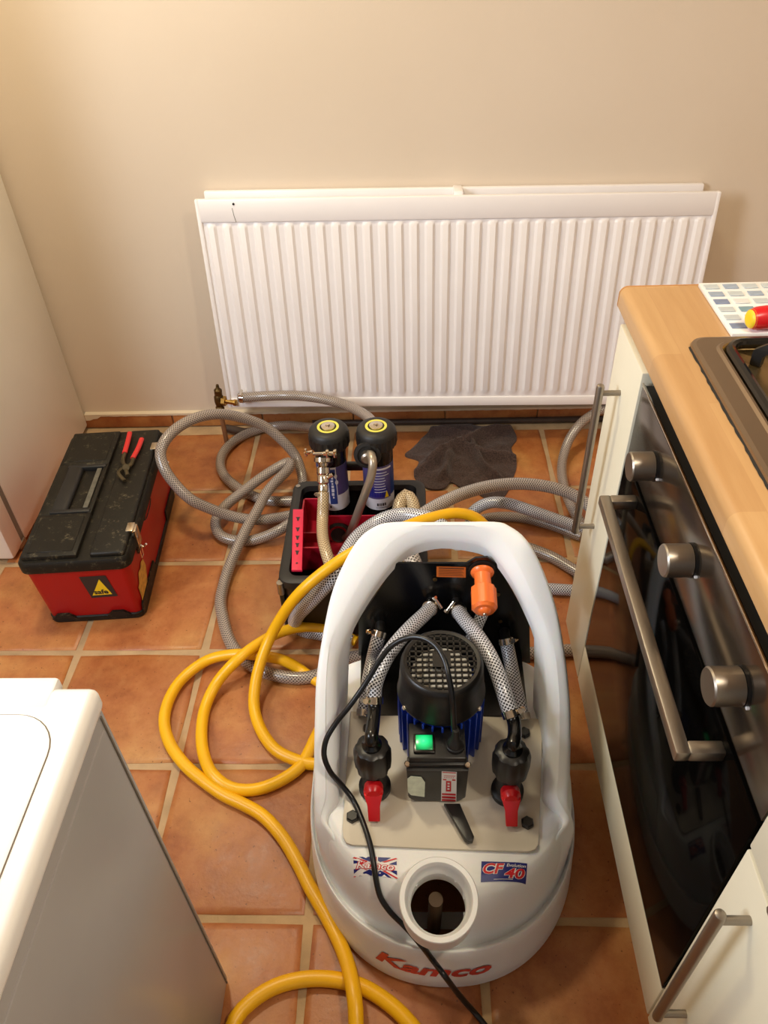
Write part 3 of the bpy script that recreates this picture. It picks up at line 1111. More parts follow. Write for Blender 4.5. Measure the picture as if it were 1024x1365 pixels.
# ---------------------------------------------------------------- charcoal towel
ol = [(-0.3540, -0.1993, 0.0080), (-0.3254, -0.1525, 0.0080), (-0.2860, -0.0880, 0.0080), (-0.2483, -0.0453, 0.0100), (-0.2059, -0.0279, 0.0120), (-0.1617, -0.0291, 0.0120), (-0.0969, -0.0496, 0.0100), (-0.0378, -0.0683, 0.0100), (-0.0104, -0.0592, 0.0120), (0.0014, -0.0848, 0.0120), (0.0021, -0.1233, 0.0100), (-0.0191, -0.1671, 0.0100), (-0.0124, -0.2155, 0.0080), (-0.0128, -0.2611, 0.0080), (-0.0274, -0.3123, 0.0080), (-0.0495, -0.3757, 0.0080), (-0.0749, -0.4140, 0.0060), (-0.1140, -0.4132, 0.0060), (-0.1468, -0.3852, 0.0060), (-0.1852, -0.3635, 0.0060), (-0.2172, -0.3345, 0.0060), (-0.2362, -0.3624, 0.0060), (-0.2653, -0.3688, 0.0060), (-0.2960, -0.3541, 0.0060), (-0.3268, -0.3031, 0.0060), (-0.3172, -0.2589, 0.0060), (-0.3122, -0.2286, 0.0060)]
rid = [[(-0.0077, -0.0420, 0.0000), (-0.1146, -0.1308, 0.0000), (-0.2129, -0.1921, 0.0000)], [(-0.2129, -0.1921, 0.0000), (-0.2848, -0.2519, 0.0000), (-0.3178, -0.3031, 0.0000)], [(-0.1485, -0.1381, 0.0000), (-0.1233, -0.2481, 0.0000), (-0.0839, -0.3227, 0.0000)], [(-0.2129, -0.1921, 0.0000), (-0.2366, -0.3194, 0.0000)], [(-0.2683, -0.0645, 0.0000), (-0.1851, -0.1085, 0.0000), (-0.1146, -0.1308, 0.0000)], [(-0.0067, -0.2319, 0.0000), (-0.0978, -0.2182, 0.0000), (-0.1656, -0.1855, 0.0000)]]
oo = [Vector((p[0], p[1], 0)) for p in ol]
c0 = sum(oo, Vector()) / len(oo)
ol2 = smooth_path([tuple(p) for p in oo], 0.006, True)


def segd(p, a, b):
    ab = b - a
    t = max(0, min(1, (p - a).dot(ab) / ab.length_squared))
    return (p - a - ab * t).length


segs = []
for r in rid:
    for a, b in zip(r, r[1:]):
        segs.append((Vector((a[0], a[1], 0)), Vector((b[0], b[1], 0))))


def th(p, t):
    h = 0.0
    for i, (a, b) in enumerate(segs):
        q = p + Vector((noise.noise((p.x * 14, p.y * 14, 9)), noise.noise((p.x * 14, p.y * 14, 19)), 0)) * 0.014
        d = segd(q, a, b)
        h = max(h, (0.046 if i < 3 else 0.032) * math.exp(-(d / (0.017 if i < 3 else 0.012)) ** 2))
    h += 0.007 + 0.012 * abs(noise.noise((p.x * 13, p.y * 13, 1.7))) + 0.004 * noise.noise((p.x * 40, p.y * 40, 4))
    return max(0.004, h * (0.5 + 0.5 * (1 - t ** 4)))


mb = MB()
NR = 26
rows = []
for j in range(NR + 1):
    t = j / NR
    rows.append([mb.bm.verts.new(((c0 + (p - c0) * t).x, (c0 + (p - c0) * t).y, th(c0 + (p - c0) * t, t))) for p in ol2])
n = len(ol2)
for A, B in zip(rows, rows[1:]):
    for i in range(n):
        mb.face((A[i], A[(i + 1) % n], B[(i + 1) % n], B[i]))
low = [mb.bm.verts.new((v.co.x, v.co.y, 0.0015)) for v in rows[-1]]
for i in range(n):
    mb.face((rows[-1][i], rows[-1][(i + 1) % n], low[(i + 1) % n], low[i]))
mb.face(low)
bmesh.ops.remove_doubles(mb.bm, verts=rows[0], dist=1e-6)
tag(mb.obj('towel', 'towel', None, 80), 'crumpled charcoal towel on the tiles under the radiator', 'towel')
MB().box((0, 0, 0), (.01, .01, .01)).bm.free()

# ---------------------------------------------------------------- helpers for hoses


def clamp(parent, p, d, r, sdir=(0, 0, 1), name='hose_clamp'):
    d = V(d).normalized()
    p = V(p)
    mb = MB()
    mb.lathe([(r + .0002, -.006), (r + .0016, -.0058), (r + .0016, .0058), (r + .0002, .006)], p, d, 24)
    s_ = V(sdir)
    s_ = (s_ - d * s_.dot(d)).normalized()
    t = d.cross(s_).normalized()
    c = p + s_ * (r + .0045)
    mb.cyl(c - t * .011, c + t * .010, .0038, n=10)
    mb.cyl(c + t * .010, c + t * .0145, .0052, n=6)
    return mb.obj(name, 'steel_pol', parent)


def hose(name, label, cat, pts, r, m, group=None, parent=None, n=14):
    mb = MB()
    mb.tube(pts, r, n, 0.010)
    o = mb.obj(name, m, parent, 60)
    if parent is None:
        tag(o, label, cat, group)
    return o


# ---------------------------------------------------------------- tote tray
to = thing('tool_tote', 'black tool tote with red compartments holding two magnetic filters', 'tool tote', (-0.47, -0.75, 0))
x0, x1, y0, y1 = -.640, -.300, -.935, -.568
mb = MB()
loft(mb, [rrect(x0 + .018, y0 + .02, x1 - .018, y1 - .02, .03, .0), rrect(x0 + .012, y0 + .014, x1 - .012, y1 - .014, .03, .01), rrect(x0 + .004, y0 + .006, x1 - .004, y1 - .006, .03, .185), rrect(x0 + .014, y0 + .016, x1 - .014, y1 - .016, .026, .185), rrect(x0 + .024, y0 + .026, x1 - .024, y1 - .026, .024, .012)], True, True)
mb.obj('body', 'blk', to)
mb = MB()
ro = [rrect(x0, y0, x1, y1, .032, .180), rrect(x0 - .002, y0 - .002, x1 + .002, y1 + .002, .034, .190), rrect(x0, y0, x1, y1, .032, .202), rrect(x0 + .008, y0 + .008, x1 - .008, y1 - .008, .03, .206), rrect(x0 + .022, y0 + .022, x1 - .022, y1 - .022, .022, .204), rrect(x0 + .026, y0 + .026, x1 - .026, y1 - .026, .02, .190)]
loft(mb, ro, False, False)
mb.obj('rim', 'blk_soft', to)
for k in range(8):
    yy = -.60 - k * .044
    MB().box((x0 + .001, yy, .10), (.012, .020, .17), None, .004).obj('side_rib', 'blk', to)
MB().cyl((x0 + .004, -.926, .16), (x0 + .004, -.926, .196), .008, n=12).obj('rivet', 'steel', to)
MB().cyl((x0 + .012, -.592, .195), (x0 + .012, -.592, .207), .006, n=12).obj('rivet', 'steel', to)


def tray(mb, lo, hi, t=.004):
    mb.box2(lo, (hi[0], hi[1], lo[2] + t))
    mb.box2(lo, (lo[0] + t, hi[1], hi[2]))
    mb.box2((hi[0] - t, lo[1], lo[2]), hi)
    mb.box2(lo, (hi[0], lo[1] + t, hi[2]))
    mb.box2((lo[0], hi[1] - t, lo[2]), hi)
    return mb


tray(MB(), (-.612, -.81, .115), (-.548, -.625, .192)).obj('red_tray', 'tray_red', to)
tray(MB(), (-.550, -.81, .09), (-.330, -.662, .165)).obj('red_tray', 'tray_red', to)
MB().box2((-.608, -.712, .117), (-.552, -.708, .150)).obj('divider', 'tray_red', to)
mb = MB()
a, b, c, d = (-0.6100, -0.9030, 0.2070), (-0.5858, -0.9034, 0.2070), (-0.6033, -0.6917, 0.2070), (-0.6297, -0.6912, 0.2070)
mb.prism([a, b, c, d], (0, 0, .006), .0015)
ra = mb.obj('tool_rack', mat('rack_red', (214, 38, 70), .4), to)
fn = bil(a, b, c, d)
for v in (.10, .26, .38, .50, .64, .82):
    mb = MB()
    up = Vector((0, 0, .0064))
    if v < .15:
        mb.lathe([(.0025, 0), (.0025, .0004)], V(fn(.5, v)) + up, n=12)
    else:
        mb.prism([V(fn(.3, v + .035)) + up, V(fn(.7, v + .035)) + up, V(fn(.62, v + .012)) + up, V(fn(.56, v - .028)) + up, V(fn(.44, v - .028)) + up, V(fn(.38, v + .012)) + up], (0, 0, .0004))
    mb.obj('tool_slot', 'print_dark', ra)
MB().box2((-.40, -.925, .195), (-.345, -.90, .213), .002).obj('tool_rack', 'tray_red', to)


# ---------------------------------------------------------------- magnetic filters
def filt(cx, cy, label):
    f = thing('magnetic_filter', label, 'filter', (cx, cy, .014), 'magnetic filters in the tote')
    MB().lathe([(.034, .0), (.0385, .004), (.0385, .341), (.036, .344)], (cx, cy, .014), n=40).obj('canister', 'blk_gloss', f)
    cp = MB().lathe([(.042, .0), (.0475, .003), (.0495, .010), (.0495, .034)], (cx, cy, .345), n=72, wav=.018, wn=24).lathe([(.0490, .0338), (.0475, .043), (.042, .050), (.033, .0525), (.026, .0526)], (cx, cy, .345), n=48).obj('cap', 'blk_soft', f)
    MB().lathe([(.0205, .0), (.0205, .0015), (.0265, .0015), (.0265, .0)], (cx, cy, .3970), n=40, close=False).obj('cap_ring', 'ring_yellow', cp)
    MB().lathe([(.0205, -.002), (.0180, -.001), (.0170, .002), (.0165, .0045), (.012, .005), (.006, .0055), (.005, .009), (.002, .010)], (cx, cy, .3965), n=24).obj('plug', 'steel_pol', cp)
    return f


f1 = filt(-.534, -.603, 'left black magnetic filter with a chrome valve and wing clamp')
f2 = filt(-.418, -.603, 'right black magnetic filter with a bent steel outlet pipe')


def cyl_fn(cx, cy, r, a0, a1, z0, z1):
    return lambda u, v: (cx + r * math.sin(math.radians(a0 + (a1 - a0) * u)), cy - r * math.cos(math.radians(a0 + (a1 - a0) * u)), z0 + (z1 - z0) * v)


def lab(f, cx, cy, bands, a0=-85, a1=85, z0=.163, z1=.302):
    lb = patch(MB(), cyl_fn(cx, cy, .0388, a0, a1, z0, z1), 20, 2).obj('label', 'label_silver', f)
    for u0, v0_, u1, v1_, m in bands:
        patch(MB(), sub(cyl_fn(cx, cy, .0390, a0, a1, z0, z1), u0, v0_, u1, v1_), 14, 1).obj('label_print', m, lb)
    return lb


l1 = lab(f1, -.534, -.603, [(0, .30, .40, 1, 'label_blue'), (.62, .36, 1, 1, 'label_violet')])
patch(MB(), sub(cyl_fn(-.534, -.603, .0392, -85, 85, .163, .302), .44, .16, .60, .96), 8, 1).obj('label_band', 'label_blue', l1)
mb = MB()
ff = cyl_fn(-.534, -.603, .0395, -85, 85, .163, .302)
rnd = random.Random(8)
v_ = .30
while v_ < .82:             # blurred upright print, too small to read
    h_ = .03 + rnd.random() * .05
    patch(mb, sub(ff, .485 + rnd.random() * .02, v_, .535 + rnd.random() * .02, v_ + h_), 3, 1)
    v_ += h_ + .02
for u_, w_ in ((.60, .80), (.615, .66)):
    mb.grid(lambda a, b: ff(u_ + .035 * b * math.cos(2 * PI * a), w_ + .05 * b * math.sin(2 * PI * a)), 12, 1)
for i in range(6):
    patch(mb, sub(ff, .28, .42 + i * .09, .36 - .02 * (i % 2), .45 + i * .09), 3, 1)
mb.obj('label_print', 'label_silver', l1)
mb = MB()
patch(mb, sub(ff, .42, .07, .46, .12), 2, 1)
mb.obj('label_print', 'print_dark', l1)
l2 = lab(f2, -.418, -.603, [(0, .26, .80, 1, 'label_violet'), (.80, .30, 1, 1, 'label_blue'), (.30, .30, .70, .52, 'label_navy')])
mb = MB()
ff = cyl_fn(-.418, -.603, .0394, -85, 85, .163, .302)
rnd = random.Random(5)
for i in range(8):
    patch(mb, sub(ff, .42, .42 + i * .062, .76 - rnd.random() * .12, .435 + i * .062), 6, 1)
patch(mb, sub(ff, .42, .925, .82, .965), 8, 1)
mb.obj('label_print', 'label_silver', l2)
mb = MB()
mb.quad([ff(.64, .28), ff(.74, .28), ff(.69, .44), ff(.688, .44)])
mb.obj('warning_triangle', 'label_yellow', l2)
mb = MB()
for u_, w_ in ((.46, .035), (.515, .015), (.545, .015), (.58, .035), (.63, .03)):
    patch(mb, sub(ff, u_, .10, u_ + w_, .165), 2, 1)
patch(mb, sub(ff, .44, .055, .68, .065), 6, 1)
mb.obj('label_print', 'print_dark', l2)

# left filter: flange, wing clamp, ball valve
p = V((-0.5462, -0.6550, 0.3395))
q_ = V((-0.5480, -0.7000, 0.2759))
MB().cyl((-.534, -.64, .318), p, .012, n=16).obj('outlet', 'blk', f1)
vd = (q_ - p).normalized()
vlv = MB().lathe([(.010, -.006), (.0235, -.004), (.0235, .006), (.013, .010), (.0115, .016), (.0165, .020), (.0165, .034), (.013, .038), (.0150, .042), (.0150, .056), (.011, .060), (.0125, .064), (.0125, .076), (.009, .080), (.009, .092)], p, vd, 28).obj('ball_valve', 'steel_pol', f1)
mb = MB()
c_ = V((-0.5267, -0.6680, 0.3669))
mb.box(c_, (.034, .012, .010), None, .003)
mb.box(c_ + Vector((-.006, 0, .0)), (.008, .014, .020), None, .002)
mb.box(c_ + Vector((.012, 0, .0)), (.008, .014, .020), None, .002)
w0 = V((-0.5676, -0.6700, 0.3669))
mb.cyl(c_, w0, .004, n=10)
mb.box(w0 + Vector((-.010, 0, .004)), (.022, .006, .007), Matrix.Rotation(-.25, 3, 'Y'), .002)
mb.box(w0 + Vector((-.016, 0, .004)), (.006, .006, .022), None, .002)
mb.obj('wing_clamp', 'steel_pol', vlv)
MB().cyl(p + vd * .045 + Vector((.012, -.004, .004)), p + vd * .040 + Vector((.026, -.010, .012)), .0055, n=10, bev=.001).obj('valve_stem', 'steel_pol', vlv)
clamp(f1, p + vd * .086, vd, .0105, (-1, -.4, 0))

# right filter: collar and bent steel pipe
p = V((-0.4391, -0.6500, 0.3473))
MB().lathe([(.014, -.02), (.014, -.006), (.0310, -.006), (.0335, .000), (.0320, .008), (.0240, .009), (.0225, .005), (.012, .005)], p, (0, -1, .30), 32).obj('outlet_collar', 'blk_soft', f2)
mb = MB()
mb.tube([(-0.4391, -0.6500, 0.3473), (-0.4287, -0.6720, 0.3614), (-0.4251, -0.6900, 0.3506), (-0.4297, -0.6980, 0.3208), (-0.4443, -0.7020, 0.2758), (-0.4635, -0.7040, 0.2203), (-0.4842, -0.7000, 0.1572), (-0.4966, -0.6900, 0.1197), (-0.5127, -0.6720, 0.0979)], .0105, 16, .008)
mb.obj('outlet_pipe', mat('pipe_steel', (176, 164, 146), 0.32, metal=0.65, var=0.05), f2)
MB().lathe([(.0155, 0), (.0160, .004), (.0155, .018), (.0110, .022)], p + Vector((0, -.004, .0012)), (0.04, -1, .12), 24).obj('pipe_collar', 'steel', f2)
pc = V((-0.5236, -0.6720, 0.1087))
MB().lathe([(.014, 0), (.031, .0), (.033, .008), (.031, .016), (.024, .018), (.012, .018)], pc + Vector((0, .008, 0)), (0, -1, .35), 32).obj('lower_collar', 'blk_soft', f1)
MB().lathe([(.0255, 0), (.0255, .003), (.020, .003), (.020, .0)], pc + Vector((0, -.009, .006)), (0, -1, .35), 28, close=False).obj('collar_ring', 'steel_pol', f1)
mb = MB()
mb.box((-.476, -.600, .275), (.05, .014, .022), None, .003)
mb.obj('link_bar', 'blk', f1)

# ---------------------------------------------------------------- hoses on the floor
GB = 'braided hoses around the flushing machine'
h = hose('braided_hose', 'grey braided hose from the brass valve tail along the radiator foot', 'hose', [(-0.8531, -0.1580, 0.2015), (-0.7789, -0.1700, 0.2130), (-0.7098, -0.1750, 0.2174), (-0.6513, -0.1900, 0.2231), (-0.5893, -0.2100, 0.2242), (-0.5299, -0.2400, 0.2243), (-0.4784, -0.3000, 0.2372), (-0.4427, -0.3800, 0.2604)] + [(-.420, -.50, .29), (-.418, -.565, .30)], .0148, 'braid_grey', GB)
clamp(h, (-0.8434, -0.1600, 0.2026), (1, -.1, 0), .0150, (0, -.2, 1))
hose('braided_hose', 'grey braided hose looping on the tiles behind the left filter', 'hose', [(-.534, -.565, .30), (-.55, -.48, .22)] + [(-0.6179, -0.2033, 0.1100), (-0.6756, -0.1137, 0.0600), (-0.7332, -0.0604, 0.0300), (-0.7981, -0.0484, 0.0170), (-0.8632, -0.0793, 0.0160), (-0.9068, -0.1281, 0.0160), (-0.9295, -0.1918, 0.0160), (-0.9254, -0.2539, 0.0160), (-0.9020, -0.3066, 0.0160), (-0.8618, -0.3544, 0.0160), (-0.8227, -0.3869, 0.0160), (-0.7762, -0.4154, 0.0160), (-0.7350, -0.4264, 0.0160), (-0.6864, -0.4274, 0.0160), (-0.6270, -0.4285, 0.0160)], .0150, 'braid_grey', GB)
hose('braided_hose', 'grey braided hose standing in a tall loop against the tool box', 'hose', [(-0.5879, -0.5040, 0.0180), (-0.6362, -0.4902, 0.0180), (-0.6784, -0.4949, 0.0200), (-0.7111, -0.5063, 0.0220), (-0.7577, -0.5285, 0.0340), (-0.8065, -0.5393, 0.0500), (-0.8462, -0.5456, 0.0700), (-0.8851, -0.5542, 0.1000), (-0.9270, -0.5626, 0.1400), (-0.9648, -0.5471, 0.1800), (-0.9913, -0.5262, 0.2200), (-1.0018, -0.4963, 0.2500), (-0.9902, -0.4664, 0.2700), (-0.9648, -0.4256, 0.2800), (-0.9229, -0.3802, 0.2800), (-0.8726, -0.3335, 0.2600), (-0.8192, -0.2948, 0.2200), (-0.7620, -0.2696, 0.1700), (-0.7139, -0.2768, 0.1200), (-0.6817, -0.2881, 0.0750), (-0.6636, -0.3241, 0.0400), (-0.6543, -0.3708, 0.0200), (-0.6300, -0.4173, 0.0180)], .0150, 'braid_grey', GB)
hose('braided_hose', 'grey braided hose with a sharp turn left of the tote running down the floor', 'hose', [(-0.6031, -0.5398, 0.0500), (-0.6412, -0.5369, 0.0480), (-0.6687, -0.5560, 0.0460), (-0.6999, -0.5797, 0.0400), (-0.7374, -0.5904, 0.0280), (-0.7835, -0.5970, 0.0180), (-0.8279, -0.5933, 0.0180), (-0.8606, -0.5819, 0.0220), (-0.8814, -0.5542, 0.0280), (-0.8844, -0.5190, 0.0360), (-0.8629, -0.4747, 0.0450), (-0.8231, -0.4305, 0.0550), (-0.7743, -0.3794, 0.0660), (-0.7290, -0.3433, 0.0760), (-0.6986, -0.3291, 0.0840), (-0.6883, -0.3392, 0.0860), (-0.6963, -0.3687, 0.0840), (-0.7204, -0.4086, 0.0800), (-0.7454, -0.4550, 0.0740), (-0.7669, -0.5252, 0.0620), (-0.7876, -0.5800, 0.0500), (-0.8049, -0.6394, 0.0360), (-0.8193, -0.6994, 0.0220), (-0.8253, -0.7618, 0.0160), (-0.8222, -0.8219, 0.0160), (-0.8038, -0.8818, 0.0160), (-0.7808, -0.9391, 0.0160), (-0.7582, -0.9759, 0.0160), (-0.7260, -1.0094, 0.0160), (-0.6886, -1.0357, 0.0160), (-0.6447, -1.0508, 0.0160), (-0.6005, -1.0573, 0.0160), (-0.5613, -1.0512, 0.0160), (-0.5231, -1.0280, 0.0160), (-0.4862, -1.0022, 0.0160), (-0.4249, -0.9893, 0.0160), (-0.2490, -0.9949, 0.0160), (-0.0652, -0.9895, 0.0160), (-0.0034, -0.9833, 0.0160), (0.0581, -0.9793, 0.0160)], .0148, 'braid_grey', GB)
hose('braided_hose', 'thick grey braided hose arching over the floor right behind the white handle', 'hose', [(0.2337, -0.5973, 0.0200), (0.1784, -0.5476, 0.0500), (0.1247, -0.5059, 0.0800), (0.0555, -0.5049, 0.1150), (-0.0312, -0.5268, 0.1500), (-0.1165, -0.5682, 0.1800), (-0.1996, -0.6334, 0.2100), (-0.2592, -0.6996, 0.2350), (-0.3060, -0.7575, 0.2500), (-0.3418, -0.8075, 0.2550), (-0.3488, -0.9800, 0.3699), (-0.3367, -1.0400, 0.3854), (-0.3196, -1.0900, 0.3771)], .0165, 'braid_pale', GB)
hose('braided_hose', 'pale braided hose beside the yellow hose left of the white handle', 'hose', [(-0.2490, -1.0800, 0.4627), (-0.2484, -0.8509, 0.2700), (-0.2812, -0.8100, 0.2750), (-0.3189, -0.7937, 0.2750), (-0.3590, -0.7820, 0.2700), (-0.3959, -0.7889, 0.2650), (-0.4309, -0.8060, 0.2550), (-0.4638, -0.8489, 0.2550), (-0.4871, -0.9001, 0.2480), (-0.5068, -0.9441, 0.2380), (-0.5392, -0.9556, 0.2000), (-0.5762, -0.9551, 0.1500), (-0.6038, -0.9403, 0.1000), (-0.6172, -0.9204, 0.0450), (-0.6019, -0.9181, 0.0200), (-0.5537, -0.9286, 0.0180), (-0.4797, -0.9545, 0.0180)], .0170, 'braid_white', GB)
hose('braided_hose', 'shorter pale braided hose sloping right towards the steel handle', 'hose', [(-0.1523, -0.6226, 0.0300), (-0.1696, -0.5733, 0.0400), (-0.1751, -0.5526, 0.0600), (-0.1549, -0.5416, 0.0800), (-0.1208, -0.5378, 0.0950), (-0.0776, -0.5477, 0.1000), (-0.0173, -0.5593, 0.0850), (0.0431, -0.5626, 0.0600), (0.1097, -0.5695, 0.0350), (0.1753, -0.5874, 0.0200)], .0160, 'braid_white', GB)
hose('braided_hose', 'grey braided hose lying low behind the right end of the handle', 'hose', [(-0.2092, -0.5646, 0.0160), (-0.1484, -0.5222, 0.0160), (-0.0970, -0.5073, 0.0160), (-0.0283, -0.5117, 0.0160), (0.0505, -0.5444, 0.0160), (0.1247, -0.5913, 0.0160)], .0140, 'braid_grey', GB)
hose('braided_hose', 'grey braided hose curving down beside the cabinet from the radiator foot', 'hose', [(0.3167, -0.1200, 0.1259), (0.2479, -0.1300, 0.1147), (0.2162, -0.1400, 0.1000), (0.1846, -0.1619, 0.0850), (0.1541, -0.1902, 0.0550), (0.1331, -0.2302, 0.0250), (0.1178, -0.2930, 0.0160), (0.1118, -0.3750, 0.0160), (0.1161, -0.4430, 0.0160), (0.1275, -0.5145, 0.0160), (0.1465, -0.5826, 0.0160)], .0145, 'braid_grey', GB)
hose('braided_hose', 'grey braided hose end on the floor between handle and cabinet', 'hose', [(-0.0697, -0.6090, 0.0160), (0.0019, -0.6480, 0.0160), (0.0363, -0.6713, 0.0160), (0.0820, -0.7164, 0.0160), (0.1407, -0.7731, 0.0160)], .0150, 'braid_grey', GB)
hose('braided_hose', 'lowest pale hose stub at the right of the white handle', 'hose', [(-0.0879, -0.7861, 0.0160), (0.0068, -0.7846, 0.0160), (0.0403, -0.7876, 0.0160), (0.0901, -0.7933, 0.0160), (0.1348, -0.8040, 0.0160)], .0150, 'braid_white', GB)
p0 = V((-0.5480, -0.7000, 0.2759))
tn = hose('tan_hose', 'tan braided hose hanging from the chrome valve into the tote', 'hose', [p0 + vd * .002] + [(-0.5484, -0.7150, 0.2577), (-0.5509, -0.7400, 0.2265), (-0.5476, -0.7900, 0.2182), (-0.5353, -0.8500, 0.2237), (-0.5232, -0.8850, 0.2120)], .0140, 'braid_tan', GB)
hose('tan_hose', 'tan hose bent in an arch at the right inside the tote', 'hose', [(-.362, -.85, .10), (-.362, -.83, .155)] + [(-0.3681, -0.7216, 0.1900), (-0.3641, -0.6775, 0.2130), (-0.3490, -0.6536, 0.2220), (-0.3342, -0.6689, 0.2150)] + [(-.326, -.74, .17), (-.335, -.78, .11)], .0165, 'braid_tan', GB)

# yellow hose, one continuous run in four visible sweeps
mb = MB()
mb.tube([(-0.1403, -0.8236, 0.2000), (-0.1585, -0.8045, 0.2400), (-0.1864, -0.7900, 0.2650), (-0.2286, -0.7905, 0.2800), (-0.2900, -0.8164, 0.2900), (-0.3667, -0.8612, 0.2950), (-0.4242, -0.9018, 0.2950), (-0.4630, -0.9269, 0.2900), (-0.4969, -0.9465, 0.2800), (-0.5333, -0.9629, 0.2600), (-0.5687, -0.9791, 0.2350), (-0.5984, -0.9843, 0.2000), (-0.6304, -0.9905, 0.1500), (-0.6579, -1.0071, 0.1050), (-0.6762, -1.0409, 0.0750), (-0.6889, -1.0888, 0.0450), (-0.6880, -1.1403, 0.0220), (-0.6662, -1.1937, 0.0160), (-0.6295, -1.2399, 0.0140), (-0.5921, -1.2609, 0.0135), (-0.5546, -1.2730, 0.0135), (-0.5356, -1.2748, 0.0135)], .0128, 16)
mb.tube([(-0.5367, -1.0807, 0.0135), (-0.5265, -1.1251, 0.0135), (-0.5342, -1.1754, 0.0135), (-0.5498, -1.2217, 0.0135), (-0.5585, -1.2485, 0.0135), (-0.5728, -1.2799, 0.0135), (-0.6140, -1.3138, 0.0135), (-0.6639, -1.3321, 0.0135), (-0.7102, -1.3286, 0.0160), (-0.7492, -1.3037, 0.0220), (-0.7810, -1.2494, 0.0180), (-0.7981, -1.1843, 0.0135), (-0.7996, -1.1262, 0.0135), (-0.7803, -1.0773, 0.0300), (-0.7359, -1.0425, 0.0640), (-0.6914, -0.9928, 0.0640), (-0.6533, -0.9564, 0.0550), (-0.6036, -0.9299, 0.0450), (-0.5508, -0.9242, 0.0350), (-0.5073, -0.9348, 0.0250), (-0.4710, -0.9507, 0.0160)], .0128, 16)
mb.tube([(-0.5387, -1.0766, 0.0135), (-0.5535, -1.0641, 0.0135), (-0.5737, -1.0514, 0.0135), (-0.5965, -1.0321, 0.0135), (-0.6316, -1.0234, 0.0360), (-0.6771, -1.0156, 0.0430), (-0.7457, -1.0062, 0.0400), (-0.8174, -1.0092, 0.0220), (-0.8693, -1.0562, 0.0135), (-0.8866, -1.1099, 0.0135), (-0.8851, -1.1669, 0.0135), (-0.8603, -1.2231, 0.0135), (-0.8145, -1.2765, 0.0135), (-0.7659, -1.3140, 0.0135), (-0.7203, -1.3436, 0.0135), (-0.6790, -1.3628, 0.0135), (-0.6364, -1.3863, 0.0135), (-0.5925, -1.4287, 0.0135), (-0.5565, -1.4793, 0.0135), (-0.5281, -1.5259, 0.0135), (-0.4940, -1.5754, 0.0135), (-0.4681, -1.6195, 0.0160), (-0.4511, -1.6575, 0.0240), (-0.4395, -1.6981, 0.0350), (-0.4346, -1.7247, 0.0340), (-0.4311, -1.7629, 0.0220), (-0.4152, -1.8150, 0.0135), (-0.3775, -1.8500, 0.0135), (-0.3300, -1.8494, 0.0135), (-0.3062, -1.8136, 0.0135), (-0.3238, -1.7666, 0.0135), (-0.3572, -1.7287, 0.0135), (-0.3920, -1.7031, 0.0135), (-0.4302, -1.6847, 0.0135), (-0.4813, -1.6750, 0.0135), (-0.5320, -1.6766, 0.0135), (-0.5751, -1.6883, 0.0135), (-0.6099, -1.7097, 0.0135), (-0.6330, -1.7369, 0.0135)] + [(-.634, -1.80, .0135), (-.628, -1.90, .0135), (-.62, -2.02, .0135)], .0128, 16)
yh = tag(mb.obj('yellow_hose', 'yellow', None, 60), 'yellow water hose coiled on the tiles left of the white machine', 'hose')

# ---------------------------------------------------------------- power flushing machine
PCX, PCY, PA = -.286, -1.385, .25
DOME = [(0, .22), (.64, .22), (.70, .219), (.75, .214), (.79, .203), (.82, .187), (.84, .168), (.86, .138), (.872, .112), (.884, .097), (.898, .096), (.918, .110), (.934, .114), (.946, .107), (.957, .095), (1, .012), (1.2, 0)]


def lerp_tab(t, x):
    for (a, za), (b, zb) in zip(t, t[1:]):
        if x <= b:
            return za + (zb - za) * (x - a) / (b - a)
    return t[-1][1]


def side_scale(s):
    """The moulded lip is narrower along the sides than at the front."""
    return s / .64 * .838 if s < .64 else 1 - (1 - s) * .45


def shape_s(x, y):
    dx, dy = abs(x - PCX) / PA, abs(y - PCY)
    b, n = (.30, 2.2) if y < PCY else (.245, 5)
    lo, hi = .02, 1.3
    for _ in range(40):
        m = (lo + hi) / 2
        if (dx / side_scale(m)) ** n + (dy / (b * m)) ** n > 1:
            lo = m
        else:
            hi = m
    return (lo + hi) / 2


def domez(x, y):
    return lerp_tab(DOME, shape_s(x, y))


def outline(t, s):
    c, q = math.cos(t), math.sin(t)
    n, b = (2.2, .30) if q < 0 else (5, .245)
    k = b * s
    if q > 0:       # the back of the tank drops steeply behind the deck
        k = .225 * s / .64 if s < .64 else .225 + .020 * (s - .64) / .36
    return (PCX + PA * side_scale(s) * math.copysign(abs(c) ** (2 / n), c), PCY + k * math.copysign(abs(q) ** (2 / n), q))


pump = thing('power_flushing_machine', 'white handled power flushing machine with motor, valves and hoses', 'flushing machine', (PCX, PCY, 0))
NX = Vector((-.300, -1.638, .245))
NA = Vector((0, -.20, 1)).normalized()
mb = MB()
S = [1.0, 1.0]
Zs = [0.0, .012]
for s_ in (.985, .970, .960, .957, .953, .949, .945, .940, .935, .930, .920, .910, .900, .890, .886, .882, .878, .874, .870, .866, .862, .858, .854, .850, .846, .842, .834, .826, .818, .810, .80, .79, .78, .77, .76, .75, .74, .73, .72, .71, .70, .69, .68, .67, .66, .65, .64, .63, .62, .61, .60, .59, .58, .57, .56, .55, .54, .52, .5, .47, .43, .4, .3, .2, .1):
    S.append(s_)
    Zs.append(lerp_tab(DOME, s_))
